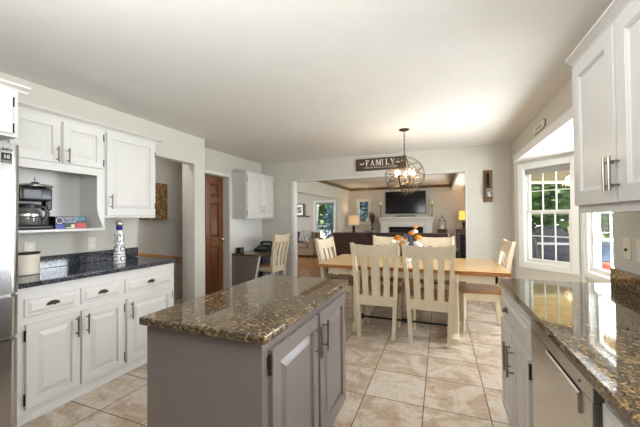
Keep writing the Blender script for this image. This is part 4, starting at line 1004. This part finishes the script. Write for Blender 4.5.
struct('column_porch', MB().box(4.4, 4.55, 1.1, 1.25, -.15, 2.62).box(4.4, 4.55, 10.3, 10.45, -.15, 2.62), 'siding')
t = thing('covered_grill', (1.98, 7.0, -.15), 'grill under a dark navy cover on the deck outside the angled window', 'grill')
m = MB(); m.prism([(1.60, -.13), (2.22, -.13), (2.20, .70), (2.12, .98), (2.02, 1.13), (1.78, 1.13), (1.66, .98), (1.62, .70)], 'y', 6.75, 7.25, .03)
m.build('cover', 'cover', t)
MB().box(1.66, 2.18, 6.74, 6.748, .80, .84).build('cover_strap', 'paper', t)
for x in (1.68, 2.14): MB().cyl((x, 6.85, -.15), (x, 6.85, -.10), .04, n=12).build('wheel', 'black', t)
solo('umbrella_pole', MB().tube([(2.38, 6.85, -.15), (2.24, 6.95, .95), (2.21, 6.98, 1.12)], [.05, .035, .02], 10), 'siding', (2.38, 6.85, -.15), 'white pole leaning beside the covered grill on the deck', 'pole')
t = thing('patio_chair', (2.95, 7.4, -.15), 'white framed patio chair with red seat and blue back cushions outside the bay', 'chair')
for a in (2.55, 3.3):
    m = MB(); m.tube([(a, 7.0, -.15), (a, 7.0, .52), (a, 7.62, .56), (a, 7.75, .86), (a, 7.78, .88)], .022, 8).tube([(a, 7.62, .56), (a, 7.72, -.15)], .022, 8); m.build('side_frame', 'siding', t)
MB().tube([(2.55, 7.76, .85), (3.3, 7.76, .85)], .022, 8).box(2.55, 3.3, 7.05, 7.65, .18, .21).build('cross_frame', 'siding', t)
MB().box(2.58, 3.27, 7.02, 7.6, .21, .42, .05, 3).build('seat_cushion', 'redf', t)
MB().box(2.58, 3.27, 7.58, 7.72, .40, .80, .05, 3).build('back_cushion', 'bluef', t)
def tree(x, y, blobs, nleaf, size, mat, label, name='tree', h=1.2, z0=-.65):
    t = thing(name, (x, y, z0), label, 'tree' if name == 'tree' else 'shrub', 'trees and shrubs in the garden')
    MB().leaves([((x+a, y+b_, z0+c), r) for a, b_, c, r in blobs], nleaf, size).build('foliage', mat, t, smooth=0)
    m = MB(); m.tube([(x, y, z0), (x+.05, y, z0+h*.6), (x, y, z0+h*1.3)], [.14, .11, .06] if name == 'tree' else [.05, .04, .02], 8)
    m.build('trunk', 'bark', t)
def blobs(n, R, h, r):
    return [(random.uniform(-R, R), random.uniform(-R, R), h+random.uniform(-.5, .5)*h*1.1, r*random.uniform(.7, 1.2)) for _ in range(n)]
tree(4.6, 15, blobs(10, 1.5, 2.6, 1.3), 3600, .34, 'leaf', 'broad green tree behind the deck, seen through the angled bay window')
tree(7.6, 15.5, blobs(10, 1.6, 2.6, 1.4), 3600, .34, 'leafd', 'darker green tree further right behind the deck', h=1.3)
tree(2.6, 17, blobs(9, 1.4, 2.8, 1.3), 2600, .36, 'leafd', 'dark green tree behind the deck nearest the house corner')
tree(5.6, 11.6, blobs(6, .7, .8, .6), 1500, .2, 'leaf', 'low green shrub at the edge of the deck', 'shrub', .6)
tree(7.6, 10.8, blobs(6, .7, .8, .6), 1500, .2, 'leafd', 'dark low shrub at the right edge of the deck', 'shrub', .6)
tree(-7.0, 20, blobs(10, 1.7, 4.2, 1.2), 2600, .38, 'leaf', 'green tree seen through the den window')
tree(-8.6, 21, blobs(10, 1.7, 3.2, 1.5), 3000, .38, 'leafd', 'dark tree left of the one in the den window')
tree(-3.9, 18, blobs(10, 1.5, 2.6, 1.25), 3600, .32, 'leafb', 'bluish tree seen through the small living room window')
tree(-5.4, 22, blobs(8, 1.6, 2.4, 1.4), 2600, .36, 'leafb', 'bluish tree between the two living room windows')
t = thing('garden_shed', (-9.3, 25, -.65), 'pale shed with a dark blue roof on the lawn beyond the den window', 'shed')
MB().box(-10.2, -8.4, 24.4, 25.6, -.65, .95).build('body', 'paper', t)
MB().prism([(-10.4, .95), (-8.2, .95), (-8.6, 1.7), (-10.0, 1.7)], 'y', 24.2, 25.8).build('roof', 'navyroof', t)
MB().box(-9.6, -9.0, 24.38, 24.41, -.6, .7).build('door', 'siding', t)
t = thing('deck_railing', (-4.5, 14.0, -.15), 'dark railing on the deck outside the den window', 'railing')
MB().box(-8, 1.3, 13.97, 14.03, .82, .88).box(-8, 1.3, 13.98, 14.02, -.05, 0).build('rail', 'iron', t)
m = MB()
for k in range(60): m.box(-7.9+k*.15-.01, -7.9+k*.15+.01, 13.99, 14.01, 0, .82)
m.build('baluster', 'iron', t, kind='stuff')
